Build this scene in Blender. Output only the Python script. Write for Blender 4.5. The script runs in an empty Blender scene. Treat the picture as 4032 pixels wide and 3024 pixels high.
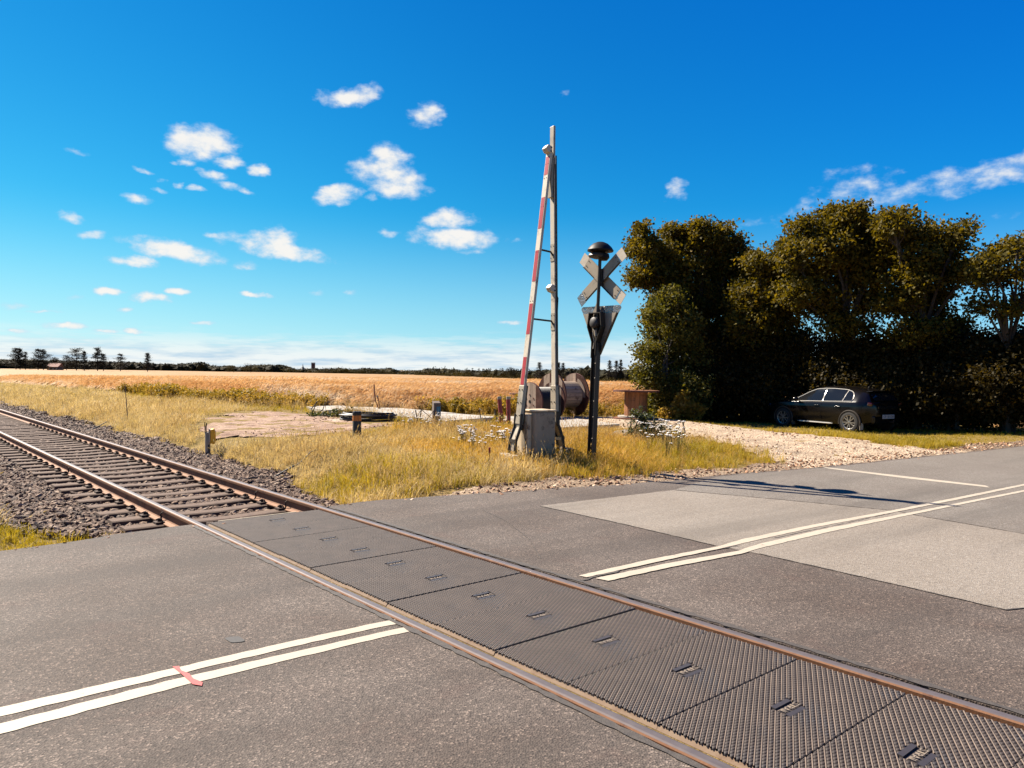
import bpy, bmesh, math, random
import numpy as np
from mathutils import Vector, Matrix, Euler
R = math.radians
SC = bpy.context.scene
COL = SC.collection

# ------------------------------------------------------------ camera
FPX, CAMH, PITCH, ROLL = 3028.0, 1.69, R(.965), R(.46)
_R0 = np.array([1., 0, 0]); _F = np.array([0, math.cos(PITCH), -math.sin(PITCH)]); _U0 = np.array([0, math.sin(PITCH), math.cos(PITCH)])
_RC = math.cos(ROLL)*_R0 + math.sin(ROLL)*_U0; _UC = -math.sin(ROLL)*_R0 + math.cos(ROLL)*_U0
CAMP = np.array([0, 0, CAMH])
cam = bpy.data.cameras.new('camera'); cam.sensor_width = 36; cam.lens = FPX/4032*36; cam.clip_start = .05; cam.clip_end = 12000
camo = bpy.data.objects.new('camera', cam); COL.objects.link(camo); SC.camera = camo
_m = Matrix.Identity(4)
for i in range(3):
    _m[i][0] = _RC[i]; _m[i][1] = _UC[i]; _m[i][2] = -_F[i]; _m[i][3] = CAMP[i]
camo.matrix_world = _m

# ------------------------------------------------------------ sun and exposure
SUN_EL = R(43.7); SUN_H = np.array([-.808, .589])          # horizontal direction towards the sun
SUN_STRENGTH, SKY_STRENGTH, EXPOSURE = 5.0, .055, 1.7
sl = bpy.data.lights.new('sun', 'SUN'); sl.energy = SUN_STRENGTH; sl.angle = R(.5); sl.color = (1, .90, .76)
so = bpy.data.objects.new('sun', sl); COL.objects.link(so)
_sd = Vector((SUN_H[0]*math.cos(SUN_EL), SUN_H[1]*math.cos(SUN_EL), math.sin(SUN_EL)))
so.rotation_euler = _sd.to_track_quat('Z', 'Y').to_euler(); so.location = (-30, 20, 40)
SC.view_settings.view_transform = 'Standard'; SC.view_settings.look = 'None'
SC.view_settings.exposure = EXPOSURE; SC.view_settings.gamma = 1; SC.view_settings.use_curve_mapping = False

# ------------------------------------------------------------ pixel helpers
def ray(x, y): return _F + _RC*(x-2016)/FPX + _UC*(1512-y)/FPX
def gp(x, y, z=0.):
    d = ray(x, y); return CAMP + d*(z-CAMH)/d[2]
def yp(x, y, Y):
    d = ray(x, y); return CAMP + d*Y/d[1]

# ------------------------------------------------------------ sky
def build_world():
    w = bpy.data.worlds.new('World'); SC.world = w; w.use_nodes = True
    nt = w.node_tree; N = nt.nodes; L = nt.links; N.clear()
    def nd(t, **k):
        n = N.new(t)
        for a, b in k.items(): setattr(n, a, b)
        return n
    def math_(op, a, b=None, c=None, clamp=False):
        n = nd('ShaderNodeMath', operation=op); n.use_clamp = clamp
        for i, v in enumerate((a, b, c)):
            if v is None: continue
            if isinstance(v, (int, float)): n.inputs[i].default_value = v
            else: L.new(v, n.inputs[i])
        return n.outputs[0]
    out = nd('ShaderNodeOutputWorld'); bg = nd('ShaderNodeBackground'); bg.inputs[1].default_value = SKY_STRENGTH
    K = 1/(SKY_STRENGTH*2**EXPOSURE)
    tc = nd('ShaderNodeTexCoord'); sx = nd('ShaderNodeSeparateXYZ'); L.new(tc.outputs['Generated'], sx.inputs[0])
    az = math_('ARCTAN2', sx.outputs[0], sx.outputs[1]); el = math_('ARCSINE', sx.outputs[2])
    # clear air: Nishita looked up a little above the true direction, so the horizon stays blue instead of yellow
    zl = math_('MULTIPLY_ADD', math_('ABSOLUTE', sx.outputs[2]), .93, .055)
    cz = nd('ShaderNodeCombineXYZ'); L.new(sx.outputs[0], cz.inputs[0]); L.new(sx.outputs[1], cz.inputs[1]); L.new(zl, cz.inputs[2])
    nv = nd('ShaderNodeVectorMath', operation='NORMALIZE'); L.new(cz.outputs[0], nv.inputs[0])
    sky = nd('ShaderNodeTexSky', sky_type='NISHITA'); sky.sun_disc = False
    sky.sun_elevation = SUN_EL; sky.sun_rotation = math.atan2(SUN_H[0], SUN_H[1])
    sky.air_density = 1.0; sky.dust_density = .05; sky.ozone_density = 3.0; sky.altitude = 20
    L.new(nv.outputs[0], sky.inputs['Vector'])
    sc_ = nd('ShaderNodeSeparateColor'); L.new(sky.outputs[0], sc_.inputs[0]); cc_ = nd('ShaderNodeCombineColor')
    for i, (g0, v0, pw) in enumerate(((1.59, .0046, 3.7), (2.81, .205, 1.55), (4.99, .631, .80))):
        L.new(math_('MULTIPLY', math_('POWER', math_('DIVIDE', sc_.outputs[i], g0), pw), v0*K), cc_.inputs[i])
    ds = nd('ShaderNodeVectorMath', operation='DOT_PRODUCT'); L.new(tc.outputs['Generated'], ds.inputs[0]); ds.inputs[1].default_value = (SUN_H[0], SUN_H[1], 0)
    lift = nd('ShaderNodeMapRange', interpolation_type='SMOOTHSTEP'); lift.inputs[1].default_value = .62; lift.inputs[2].default_value = -.05; lift.inputs[3].default_value = 1; lift.inputs[4].default_value = 1.26; L.new(ds.outputs['Value'], lift.inputs[0])
    lv = nd('ShaderNodeVectorMath', operation='SCALE'); L.new(cc_.outputs[0], lv.inputs[0]); L.new(lift.outputs[0], lv.inputs['Scale'])
    clear = lv.outputs[0]
    cv = nd('ShaderNodeCombineXYZ'); L.new(az, cv.inputs[0]); L.new(el, cv.inputs[1])
    # soft band of distant cloud low over the horizon
    mp2 = nd('ShaderNodeMapping'); mp2.inputs['Scale'].default_value = (7.0, 62, 1); L.new(cv.outputs[0], mp2.inputs[0])
    n3 = nd('ShaderNodeTexNoise'); n3.inputs['Scale'].default_value = 1.5; n3.inputs['Detail'].default_value = 5; n3.inputs['Roughness'].default_value = .62; L.new(mp2.outputs[0], n3.inputs['Vector'])
    be = nd('ShaderNodeMapRange', interpolation_type='SMOOTHSTEP'); be.inputs[1].default_value = R(3.4); be.inputs[2].default_value = R(.6); L.new(el, be.inputs[0])
    bt = math_('ADD', n3.outputs[0], math_('MULTIPLY_ADD', be.outputs[0], .34, -.56))
    bm_ = nd('ShaderNodeMapRange', interpolation_type='SMOOTHSTEP'); bm_.inputs[1].default_value = -.08; bm_.inputs[2].default_value = .16; L.new(bt, bm_.inputs[0])
    hz = nd('ShaderNodeMapRange', interpolation_type='SMOOTHSTEP'); hz.inputs[1].default_value = R(12); hz.inputs[2].default_value = R(-1); hz.inputs[4].default_value = .6; L.new(el, hz.inputs[0])
    m0 = nd('ShaderNodeMix', data_type='RGBA'); L.new(hz.outputs[0], m0.inputs[0]); L.new(clear, m0.inputs[6]); m0.inputs[7].default_value = (.52*K, .76*K, .90*K, 1)
    bcol = nd('ShaderNodeMix', data_type='RGBA'); bcol.inputs[6].default_value = (.50*K, .66*K, .82*K, 1); bcol.inputs[7].default_value = (.90*K, .93*K, .93*K, 1); L.new(n3.outputs[0], bcol.inputs[0])
    bcr = nd('ShaderNodeMapRange'); bcr.inputs[1].default_value = .36; bcr.inputs[2].default_value = .55; L.new(n3.outputs[0], bcr.inputs[0]); L.new(bcr.outputs[0], bcol.inputs[0])
    m1 = nd('ShaderNodeMix', data_type='RGBA'); L.new(math_('MULTIPLY', bm_.outputs[0], math_('MULTIPLY', be.outputs[0], .9)), m1.inputs[0]); L.new(m0.outputs[2], m1.inputs[6]); L.new(bcol.outputs[2], m1.inputs[7])
    base = m1.outputs[2]
    L.new(base, bg.inputs[0])
    # fair-weather clouds in the half of the sky in front; evaluated only there
    n1 = nd('ShaderNodeTexNoise'); n1.inputs['Scale'].default_value = 26; n1.inputs['Detail'].default_value = 4; n1.inputs['Roughness'].default_value = .62
    mp = nd('ShaderNodeMapping'); mp.inputs['Scale'].default_value = (1, 1.6, 1); L.new(cv.outputs[0], mp.inputs[0]); L.new(mp.outputs[0], n1.inputs['Vector'])
    vm = nd('ShaderNodeVectorMath', operation='MULTIPLY_ADD'); L.new(n1.outputs['Color'], vm.inputs[0]); vm.inputs[1].default_value = (.030, .014, 0); vm.inputs[2].default_value = (-.015, -.007, 0)
    va = nd('ShaderNodeVectorMath', operation='ADD'); L.new(cv.outputs[0], va.inputs[0]); L.new(vm.outputs[0], va.inputs[1])
    SH = {}
    for sl in (-9, 0, 8):
        if sl == 0: SH[0] = va.outputs[0]; continue
        q = nd('ShaderNodeSeparateXYZ'); L.new(va.outputs[0], q.inputs[0]); c_ = nd('ShaderNodeCombineXYZ'); L.new(q.outputs[0], c_.inputs[0]); L.new(math_('MULTIPLY_ADD', q.outputs[0], math.tan(R(sl)), q.outputs[1]), c_.inputs[1]); SH[sl] = c_.outputs[0]
    # clouds: centre and half size (picture 2212 wide), slope in degrees, strength
    CL = [(437,308,72,31,0,1),(455,290,45,18,0,.8),(498,350,32,12,-4,.9),(560,368,25,12,-4,.9),(402,352,24,7,8,.7),(372,349,12,4,0,.5),(440,372,22,9,25,.7),(462,378,24,9,10,.7),
          (488,400,26,9,5,.7),(424,409,22,6,-3,.7),(385,401,12,7,0,.6),(347,413,18,5,6,.6),(300,430,34,9,12,.6),(312,370,20,5,5,.4),(350,390,10,4,0,.4),(530,412,20,5,8,.35),
          (755,209,62,17,-16,.95),(790,198,32,15,-10,.7),(705,211,22,15,0,.7),(924,247,34,20,-8,.8),(838,352,50,33,0,.9),(840,380,72,28,8,.9),(868,408,62,18,0,.8),(730,420,46,19,-6,.9),(803,426,14,9,0,.5),
          (968,474,58,17,0,.95),(987,516,90,19,4,1),(918,492,20,8,0,.5),(843,502,24,9,0,.55),(1015,544,28,6,0,.4),(590,520,48,24,0,.9),(605,540,88,18,6,1),(382,541,96,17,9,1),(345,538,60,15,0,.8),(284,564,48,11,3,.95),
          (532,573,32,9,0,.55),(506,516,40,13,-6,.45),(455,512,18,7,0,.5),(237,629,29,9,3,1),(328,643,47,10,3,1),(388,628,27,9,2,1),(551,637,34,6,0,.9),(97,673,46,3.5,3,.7),(270,667,20,5,0,.8),
          (137,706,44,7,4,1),(226,717,29,5,4,.9),(283,714,17,5,0,.85),(437,697,27,5,0,.75),(42,713,22,5,0,.75),(686,633,19,5,0,.5),(760,630,14,4,0,.35),(160,472,42,10,10,.65),(192,507,32,8,-10,.55),
          (1106,697,29,6,0,.75),(1462,411,26,19,-12,.7),(1217,201,12,5,0,.3),(2140,376,130,26,-9,.62),(1975,408,150,20,-8,.5),(1850,398,80,30,-4,.5),(1800,432,95,16,-8,.34),(1900,440,70,24,-8,.28),(1700,470,70,18,-10,.22),
          (1620,480,90,14,-4,.2),(2190,460,40,10,-8,.25),(30,660,24,6,0,.4),(160,640,20,5,0,.35),(1120,520,14,5,0,.25),(160,330,26,5,5,.3),(715,570,40,9,0,.2)]
    fld = None
    for c in CL:
        d = ray(c[0]*1.8228, c[1]*1.8228); a0 = math.atan2(d[0], d[1]); e0 = math.asin(d[2]/np.linalg.norm(d))
        ra = c[2]/1661*math.cos(a0)**1.5*1.3; re = c[3]/1661*math.cos(a0)*1.45; st = c[5]
        sl = min(SH, key=lambda q: abs(q-c[4])); e0 += math.tan(R(sl))*a0
        v = nd('ShaderNodeVectorMath', operation='MULTIPLY_ADD'); L.new(SH[sl], v.inputs[0]); v.inputs[1].default_value = (1/ra, 1/re, 0)
        if fld is None: v.inputs[2].default_value = (-a0/ra, -e0/re, 0); vo = v.outputs[0]
        else:
            v.inputs[2].default_value = (-a0/ra, -e0/re, 0); vo = v.outputs[0]
        dt = nd('ShaderNodeVectorMath', operation='DOT_PRODUCT'); L.new(vo, dt.inputs[0]); L.new(vo, dt.inputs[1])
        q = math_('MULTIPLY_ADD', dt.outputs['Value'], -st, st)
        fld = q if fld is None else math_('MAXIMUM', fld, q)
    n2 = nd('ShaderNodeTexNoise'); n2.inputs['Scale'].default_value = 40; n2.inputs['Detail'].default_value = 6; n2.inputs['Roughness'].default_value = .56
    L.new(mp.outputs[0], n2.inputs['Vector'])
    dens = math_('ADD', math_('MAXIMUM', fld, -1.), math_('MULTIPLY_ADD', n2.outputs[0], 1.7, -.95))
    mr = nd('ShaderNodeMapRange', interpolation_type='SMOOTHSTEP'); mr.inputs[1].default_value = .0; mr.inputs[2].default_value = .92; mr.inputs[4].default_value = .97
    L.new(dens, mr.inputs[0])
    cr = nd('ShaderNodeMix', data_type='RGBA'); cr.inputs[6].default_value = (.50*K, .68*K, .90*K, 1); cr.inputs[7].default_value = (.97*K, .94*K, .89*K, 1); L.new(mr.outputs[0], cr.inputs[0])
    mx = nd('ShaderNodeMix', data_type='RGBA'); L.new(mr.outputs[0], mx.inputs[0]); L.new(base, mx.inputs[6]); L.new(cr.outputs[2], mx.inputs[7])
    bg2 = nd('ShaderNodeBackground'); bg2.inputs[1].default_value = SKY_STRENGTH; L.new(mx.outputs[2], bg2.inputs[0])
    fr = math_('MULTIPLY', math_('LESS_THAN', math_('ABSOLUTE', az), .66), math_('MULTIPLY', math_('GREATER_THAN', el, 0.), math_('LESS_THAN', el, .62)))
    ms = nd('ShaderNodeMixShader'); L.new(fr, ms.inputs[0]); L.new(bg.outputs[0], ms.inputs[1]); L.new(bg2.outputs[0], ms.inputs[2]); L.new(ms.outputs[0], out.inputs[0])
    w.cycles.sampling_method = 'MANUAL'; w.cycles.sample_map_resolution = 1024
build_world()

# ------------------------------------------------------------ frames: track and road
TH = R(40.4)
U = np.array([-math.sin(TH), math.cos(TH)]); W = np.array([math.cos(TH), math.sin(TH)])      # along the track (away), across it
D_NEAR, D_FAR = 2.855, 4.290                                                                # inner faces of the rails
DC = (D_NEAR+D_FAR)/2
TD = np.array([.793, .609]); ND = np.array([-.609, .793]); OC = 4.17                        # along the road, across it, centre offset
def TP(s, d, z=0.): return np.array([s*U[0]+d*W[0], s*U[1]+d*W[1], z])
S_END = 8.56                                                                                # end of the crossing deck
EDGE_PX = [(0,2168),(300,2128),(600,2084),(750,2064),(1335,1986),(1500,1967),(2100,1930),(2640,1893),(2900,1864),(3240,1838),(3600,1800),(4032,1755)]
_e = np.array([gp(*p)[:2] for p in EDGE_PX]); E_T = _e@TD; E_O = _e@ND-OC
E_T = np.concatenate([[-90, -12], E_T, [40, 120]]); E_O = np.concatenate([[E_O[0]-.2, E_O[0]], E_O, [E_O[-1]-.1, E_O[-1]-.2]])
_o = np.argsort(E_T); E_T = E_T[_o]; E_O = E_O[_o]
NEAR_O = -4.75
def edge_far(t): return np.interp(t, E_T, E_O)
def ss(x, a, b):
    v = np.clip((np.asarray(x, float)-a)/(b-a), 0, 1); return v*v*(3-2*v)
def outside_road(x, y):
    o = x*ND[0]+y*ND[1]-OC; t = x*TD[0]+y*TD[1]
    return np.maximum(o-edge_far(t), NEAR_O-o)
def H(x, y):
    x = np.asarray(x, float); y = np.asarray(y, float)
    e = outside_road(x, y); d = x*W[0]+y*W[1]
    z = -.035 + .02*ss(e, 0, .15) + .125*ss(e, .25, 2.4)
    m = (1-ss(np.abs(d-DC), 1.9, 3.3))*ss(e, -.02, .12)
    z = z*(1-m) - .275*m
    z = z + .035*np.sin(x*.55+1.3*np.sin(y*.31))*np.sin(y*.47+.6)*ss(e, 1., 4.)*(1-m)
    z = z - .17*ss(x, 4.8, 7.5)*ss(d, 17.5, 21)*ss(e, .5, 3.)
    zf = -1.77-.0083*np.clip(x, -260, 90)
    k = ss(y, 38, 200)
    return z*(1-k)+zf*k
def Hf(x, y): return float(H(x, y))
FX = [-400, -13, -5, 0, 4.3, 5.3, 8, 30, 60]; FY = [(13.2+.7615*400)/.648, 35.4, 29.4, 28.4, 27.8, 33.2, 34.8, 9.4, -20]
def field_d(x, y): return y-np.interp(x, FX, FY)          # > 0 inside the barley field
def poly_px(pts, z): return np.array([gp(a, b, z)[:2] for a, b in pts])
LOT = poly_px([(1850,1660),(2200,1648),(2560,1651),(2900,1680),(3060,1700),(3300,1726),(3500,1749),(3800,1762),(4032,1770)], .06)
LOT = np.vstack([LOT, [[20., 21.], [19.5, 23.2]][::-1], poly_px([(4032,1758),(3700,1792),(3240,1840),(3080,1822),(2900,1786),(2760,1748),(2620,1712),(2450,1697),(2200,1702),(1900,1690)], .04)])
DIRT = poly_px([(740,1655),(860,1632),(1000,1622),(1250,1632),(1420,1655),(1600,1668),(1700,1690),(1500,1715),(1330,1738),(1100,1752),(900,1752),(760,1738),(700,1690)], .08)
def inside(poly, x, y):
    x = np.asarray(x, float); y = np.asarray(y, float); r = np.zeros(x.shape, bool); n = len(poly)
    for i in range(n):
        x0, y0 = poly[i]; x1, y1 = poly[(i+1) % n]
        if y0 == y1: continue
        c = ((y0 > y) != (y1 > y)) & (x < (x1-x0)*(y-y0)/(y1-y0)+x0); r ^= c
    return r
def pdist(poly, x, y):
    best = np.full(np.shape(x), 1e9); n = len(poly)
    for i in range(n):
        a = poly[i]; b = poly[(i+1) % n]; ab = b-a; q = ((x-a[0])*ab[0]+(y-a[1])*ab[1])/max(ab@ab, 1e-9); q = np.clip(q, 0, 1)
        best = np.minimum(best, np.hypot(x-a[0]-q*ab[0], y-a[1]-q*ab[1]))
    return best
def vnoise(x, y, sc, seed=0):                            # smooth value noise on arrays
    r = np.random.RandomState(seed); g = r.rand(64, 64); x = np.asarray(x)/sc; y = np.asarray(y)/sc
    i = np.floor(x).astype(int); j = np.floor(y).astype(int); fx = x-i; fy = y-j; fx = fx*fx*(3-2*fx); fy = fy*fy*(3-2*fy)
    i %= 64; j %= 64; i2 = (i+1) % 64; j2 = (j+1) % 64
    return (g[i, j]*(1-fx)+g[i2, j]*fx)*(1-fy)+(g[i, j2]*(1-fx)+g[i2, j2]*fx)*fy

# ------------------------------------------------------------ object helpers
def tag(o, label=None, cat=None, group=None, kind=None):
    if label: o['label'] = label
    if cat: o['category'] = cat
    if group: o['group'] = group
    if kind: o['kind'] = kind
    return o
def thing(name, label, cat, loc=(0, 0, 0), rz=0, group=None, rot=None):
    o = bpy.data.objects.new(name, None); COL.objects.link(o); o.empty_display_size = .2
    o.location = tuple(float(v) for v in loc); o.rotation_euler = rot if rot else (0, 0, rz)
    return tag(o, label, cat, group)
def link(name, me, mat=None, parent=None):
    o = bpy.data.objects.new(name, me); COL.objects.link(o)
    if mat is not None and not me.materials: me.materials.append(mat)
    if parent is not None: o.parent = parent
    return o
def np_mesh(name, V, F, smooth=False):
    V = np.asarray(V, np.float32); F = np.asarray(F, np.int32); me = bpy.data.meshes.new(name)
    n, k = F.shape
    me.vertices.add(len(V)); me.vertices.foreach_set('co', V.ravel())
    me.loops.add(n*k); me.loops.foreach_set('vertex_index', F.ravel())
    me.polygons.add(n); me.polygons.foreach_set('loop_start', np.arange(0, n*k, k, dtype=np.int32)); me.polygons.foreach_set('loop_total', np.full(n, k, np.int32))
    if smooth: me.polygons.foreach_set('use_smooth', np.ones(n, bool))
    me.update(calc_edges=True); return me
def copy_tree(o, parent=None):
    c = o.copy(); COL.objects.link(c); c.parent = parent
    for ch in list(o.children): copy_tree(ch, c)
    return c
class MB:
    def __init__(s): s.v = []; s.f = []; s.m = []
    def add(s, V, F, mi=0):
        b = len(s.v); s.v += [tuple(float(c) for c in p) for p in V]; s.f += [tuple(b+i for i in q) for q in F]; s.m += [mi]*len(F); return s
    def box(s, c, d, rot=None, mi=0):
        hx, hy, hz = d[0]/2, d[1]/2, d[2]/2
        V = [Vector((x, y, z)) for z in (-hz, hz) for y in (-hy, hy) for x in (-hx, hx)]
        if rot is not None:
            r = rot if isinstance(rot, Matrix) else Euler(rot).to_matrix(); V = [r @ p for p in V]
        V = [p+Vector(c) for p in V]
        return s.add(V, [(0,2,3,1),(4,5,7,6),(0,1,5,4),(2,6,7,3),(0,4,6,2),(1,3,7,5)], mi)
    def bar(s, a, b, w, h, up=(0, 0, 1), mi=0):           # box from a to b, w sideways, h along up
        a = Vector(a); b = Vector(b); d = (b-a); l = d.length; d.normalize(); x = d.cross(Vector(up)); x.normalize(); u = x.cross(d)
        return s.box((a+b)/2, (w, l, h), Matrix((x, d, u)).transposed(), mi)
    def tube(s, pts, r, n=8, cap=True, mi=0):
        pts = [Vector(p) for p in pts]; rs = r if isinstance(r, (list, tuple)) else [r]*len(pts); V = []; F = []; ref = Vector((.13, .31, .94))
        for i, p in enumerate(pts):
            t = (pts[min(i+1, len(pts)-1)]-pts[max(i-1, 0)]).normalized()
            x = t.cross(ref)
            if x.length < .05: x = t.cross(Vector((1, 0, 0)))
            x.normalize(); y = t.cross(x); ref = -y if False else ref
            for k in range(n):
                a = 2*math.pi*k/n; V.append(p+x*math.cos(a)*rs[i]+y*math.sin(a)*rs[i])
        for i in range(len(pts)-1):
            for k in range(n): F.append((i*n+k, i*n+(k+1) % n, (i+1)*n+(k+1) % n, (i+1)*n+k))
        if cap: F.append(tuple(range(n))[::-1]); F.append(tuple((len(pts)-1)*n+k for k in range(n)))
        return s.add(V, F, mi)
    def lathe(s, prof, n=24, c=(0, 0, 0), mat=None, mi=0): # profile (r, z) turned round z
        V = []; F = []
        for r, z in prof:
            for k in range(n):
                a = 2*math.pi*k/n; p = Vector((r*math.cos(a), r*math.sin(a), z)); p = (mat @ p if mat is not None else p)+Vector(c); V.append(p)
        for i in range(len(prof)-1):
            for k in range(n): F.append((i*n+k, i*n+(k+1) % n, (i+1)*n+(k+1) % n, (i+1)*n+k))
        if prof[0][0] > 1e-4: F.append(tuple(range(n))[::-1])
        if prof[-1][0] > 1e-4: F.append(tuple((len(prof)-1)*n+k for k in range(n)))
        return s.add(V, F, mi)
    def prism(s, poly, off, mi=0):                        # planar polygon (3D points) pushed along off
        n = len(poly); o = Vector(off); A = [Vector(p) for p in poly]; V = A+[p+o for p in A]
        F = [tuple(range(n))[::-1], tuple(range(n, 2*n))]+[(i, (i+1) % n, n+(i+1) % n, n+i) for i in range(n)]
        return s.add(V, F, mi)
    def build(s, name, mat, parent=None, smooth=False, bevel=0, seg=2):
        me = bpy.data.meshes.new(name); me.from_pydata(s.v, [], s.f)
        for m in (mat if isinstance(mat, (list, tuple)) else [mat]): me.materials.append(m)
        if any(s.m): me.polygons.foreach_set('material_index', s.m)
        bm = bmesh.new(); bm.from_mesh(me); bmesh.ops.recalc_face_normals(bm, faces=bm.faces); bm.to_mesh(me); bm.free()
        if smooth: me.polygons.foreach_set('use_smooth', [True]*len(me.polygons))
        o = link(name, me, None, parent)
        if bevel:
            b = o.modifiers.new('bevel', 'BEVEL'); b.width = bevel; b.segments = seg; b.limit_method = 'ANGLE'; b.angle_limit = R(35)
        if smooth and smooth != 'all':
            try: me.set_sharp_from_angle(angle=R(40))
            except Exception: pass
        return o

# ------------------------------------------------------------ materials
MATS = {}
AL = (.545, .520, .475)                                    # overall reflectance level against the exposure above
def al(c): return tuple(a*b for a, b in zip(c, AL))
def ramp(nt, fac, cols):
    r = nt.nodes.new('ShaderNodeValToRGB'); el = r.color_ramp.elements
    while len(el) < len(cols): el.new(.5)
    for e, (p, c) in zip(el, cols): e.position = p; e.color = (*al(c), 1)
    nt.links.new(fac, r.inputs[0]); return r.outputs[0]
def noise(nt, co, scale, detail=4, rough=.55, stretch=None, dist=0):
    n = nt.nodes.new('ShaderNodeTexNoise'); n.inputs['Scale'].default_value = scale; n.inputs['Detail'].default_value = detail; n.inputs['Roughness'].default_value = rough; n.inputs['Distortion'].default_value = dist
    if stretch:
        m = nt.nodes.new('ShaderNodeMapping'); m.inputs['Scale'].default_value = stretch; nt.links.new(co, m.inputs[0]); co = m.outputs[0]
    nt.links.new(co, n.inputs['Vector']); return n.outputs[0]
def mixc(nt, fac, a, b, mode='MIX'):
    m = nt.nodes.new('ShaderNodeMix'); m.data_type = 'RGBA'; m.blend_type = mode
    for s, v in ((0, fac), (6, a), (7, b)):
        if isinstance(v, (int, float)): m.inputs[s].default_value = v
        elif isinstance(v, tuple): m.inputs[s].default_value = (*(al(v) if mode == 'MIX' else v), 1)
        else: nt.links.new(v, m.inputs[s])
    return m.outputs[2]
def maprange(nt, v, a, b, c=0., d=1., smooth=True):
    m = nt.nodes.new('ShaderNodeMapRange'); m.interpolation_type = 'SMOOTHSTEP' if smooth else 'LINEAR'
    for i, q in zip((1, 2, 3, 4), (a, b, c, d)): m.inputs[i].default_value = q
    nt.links.new(v, m.inputs[0]); return m.outputs[0]
def bump(nt, h, strength=.3, dist=.02, prev=None):
    b = nt.nodes.new('ShaderNodeBump'); b.inputs['Strength'].default_value = strength; b.inputs['Distance'].default_value = dist
    nt.links.new(h, b.inputs['Height'])
    if prev is not None: nt.links.new(prev, b.inputs['Normal'])
    return b.outputs[0]
def new_mat(name):
    m = bpy.data.materials.new(name); m.use_nodes = True; nt = m.node_tree; p = nt.nodes['Principled BSDF']; MATS[name] = m
    return m, nt, p
def pos(nt): return nt.nodes.new('ShaderNodeNewGeometry').outputs['Position']
def oco(nt): return nt.nodes.new('ShaderNodeTexCoord').outputs['Object']
def simple(name, a, b=None, scale=6, rough=.6, metal=0, bmp=.15, bscale=40, bdist=.004, stretch=None, dirt=None, dscale=3, coat=0, spec=None, rnd=0):
    m, nt, p = new_mat(name); co = oco(nt); b = b or tuple(c*.75 for c in a)
    f = noise(nt, co, scale, 5, .6, stretch); c = ramp(nt, f, [(.3, a), (.7, b)])
    if rnd:
        oi = nt.nodes.new('ShaderNodeObjectInfo'); g = nt.nodes.new('ShaderNodeMapRange'); g.inputs[3].default_value = 1-rnd; g.inputs[4].default_value = 1+rnd*.6; nt.links.new(oi.outputs['Random'], g.inputs[0])
        v = nt.nodes.new('ShaderNodeVectorMath'); v.operation = 'SCALE'; nt.links.new(c, v.inputs[0]); nt.links.new(g.outputs[0], v.inputs['Scale']); c = v.outputs[0]
    if dirt:
        d = maprange(nt, noise(nt, co, dscale, 6, .7), .52, .68); c = mixc(nt, d, c, dirt)
    nt.links.new(c, p.inputs['Base Color']); p.inputs['Roughness'].default_value = rough; p.inputs['Metallic'].default_value = metal
    if spec is not None: p.inputs['Specular IOR Level'].default_value = spec
    if coat: p.inputs['Coat Weight'].default_value = coat; p.inputs['Coat Roughness'].default_value = .03
    if bmp: nt.links.new(bump(nt, noise(nt, co, bscale, 4, .6, stretch), bmp, bdist), p.inputs['Normal'])
    return m
def asphalt(name, base, tint, warm=.35, speck=.7):
    m, nt, p = new_mat(name); co = pos(nt)
    v = nt.nodes.new('ShaderNodeTexVoronoi'); v.inputs['Scale'].default_value = 95; nt.links.new(co, v.inputs['Vector'])
    sep = nt.nodes.new('ShaderNodeSeparateColor'); nt.links.new(v.outputs['Color'], sep.inputs[0])
    b = ramp(nt, sep.outputs[0], [(.0, tuple(c*.22 for c in base)), (.14, tuple(c*.5 for c in base)), (.24, tuple(c*.9 for c in base)), (.6, base), (.86, tuple(c*1.45 for c in base)), (.975, tuple(min(.6, c*3.2) for c in base))])
    flat = mixc(nt, speck, base, b)
    n1 = maprange(nt, noise(nt, co, .55, 6, .62), .36, .66); c = mixc(nt, n1, flat, tint, 'MULTIPLY')
    n2 = maprange(nt, noise(nt, co, 1.7, 5, .65, None, .6), .54, .74, 0, warm); c = mixc(nt, n2, c, (.125, .068, .055))
    rot = nt.nodes.new('ShaderNodeMapping'); rot.inputs['Rotation'].default_value = (0, 0, -math.atan2(TD[1], TD[0])); nt.links.new(co, rot.inputs[0])
    wb = maprange(nt, noise(nt, rot.outputs[0], 1.0, 4, .6, (.10, 1.1, 1)),   .42, .68, 0, .55); c = mixc(nt, wb, c, tuple(x*.5 for x in base))
    n3 = maprange(nt, noise(nt, co, 4.5, 6, .75), .6, .75, 0, .3); c = mixc(nt, n3, c, tuple(x*.45 for x in base))
    nt.links.new(c, p.inputs['Base Color']); p.inputs['Roughness'].default_value = .86; p.inputs['Specular IOR Level'].default_value = .35
    h = nt.nodes.new('ShaderNodeTexVoronoi'); h.inputs['Scale'].default_value = 95; nt.links.new(co, h.inputs['Vector'])
    b1 = bump(nt, h.outputs['Distance'], .75, .006); b2 = bump(nt, noise(nt, co, 18, 5, .7), .5, .012, b1)
    nt.links.new(b2, p.inputs['Normal']); return m
M_ASPH = asphalt('asphalt_old', (.145, .120, .107), (.68, .62, .58))
M_ASPH_L = asphalt('asphalt_light', (.325, .290, .258), (.9, .88, .86), .06, .45)
M_ASPH_F = asphalt('asphalt_far', (.235, .212, .193), (.86, .84, .83), .08, .45)
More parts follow.
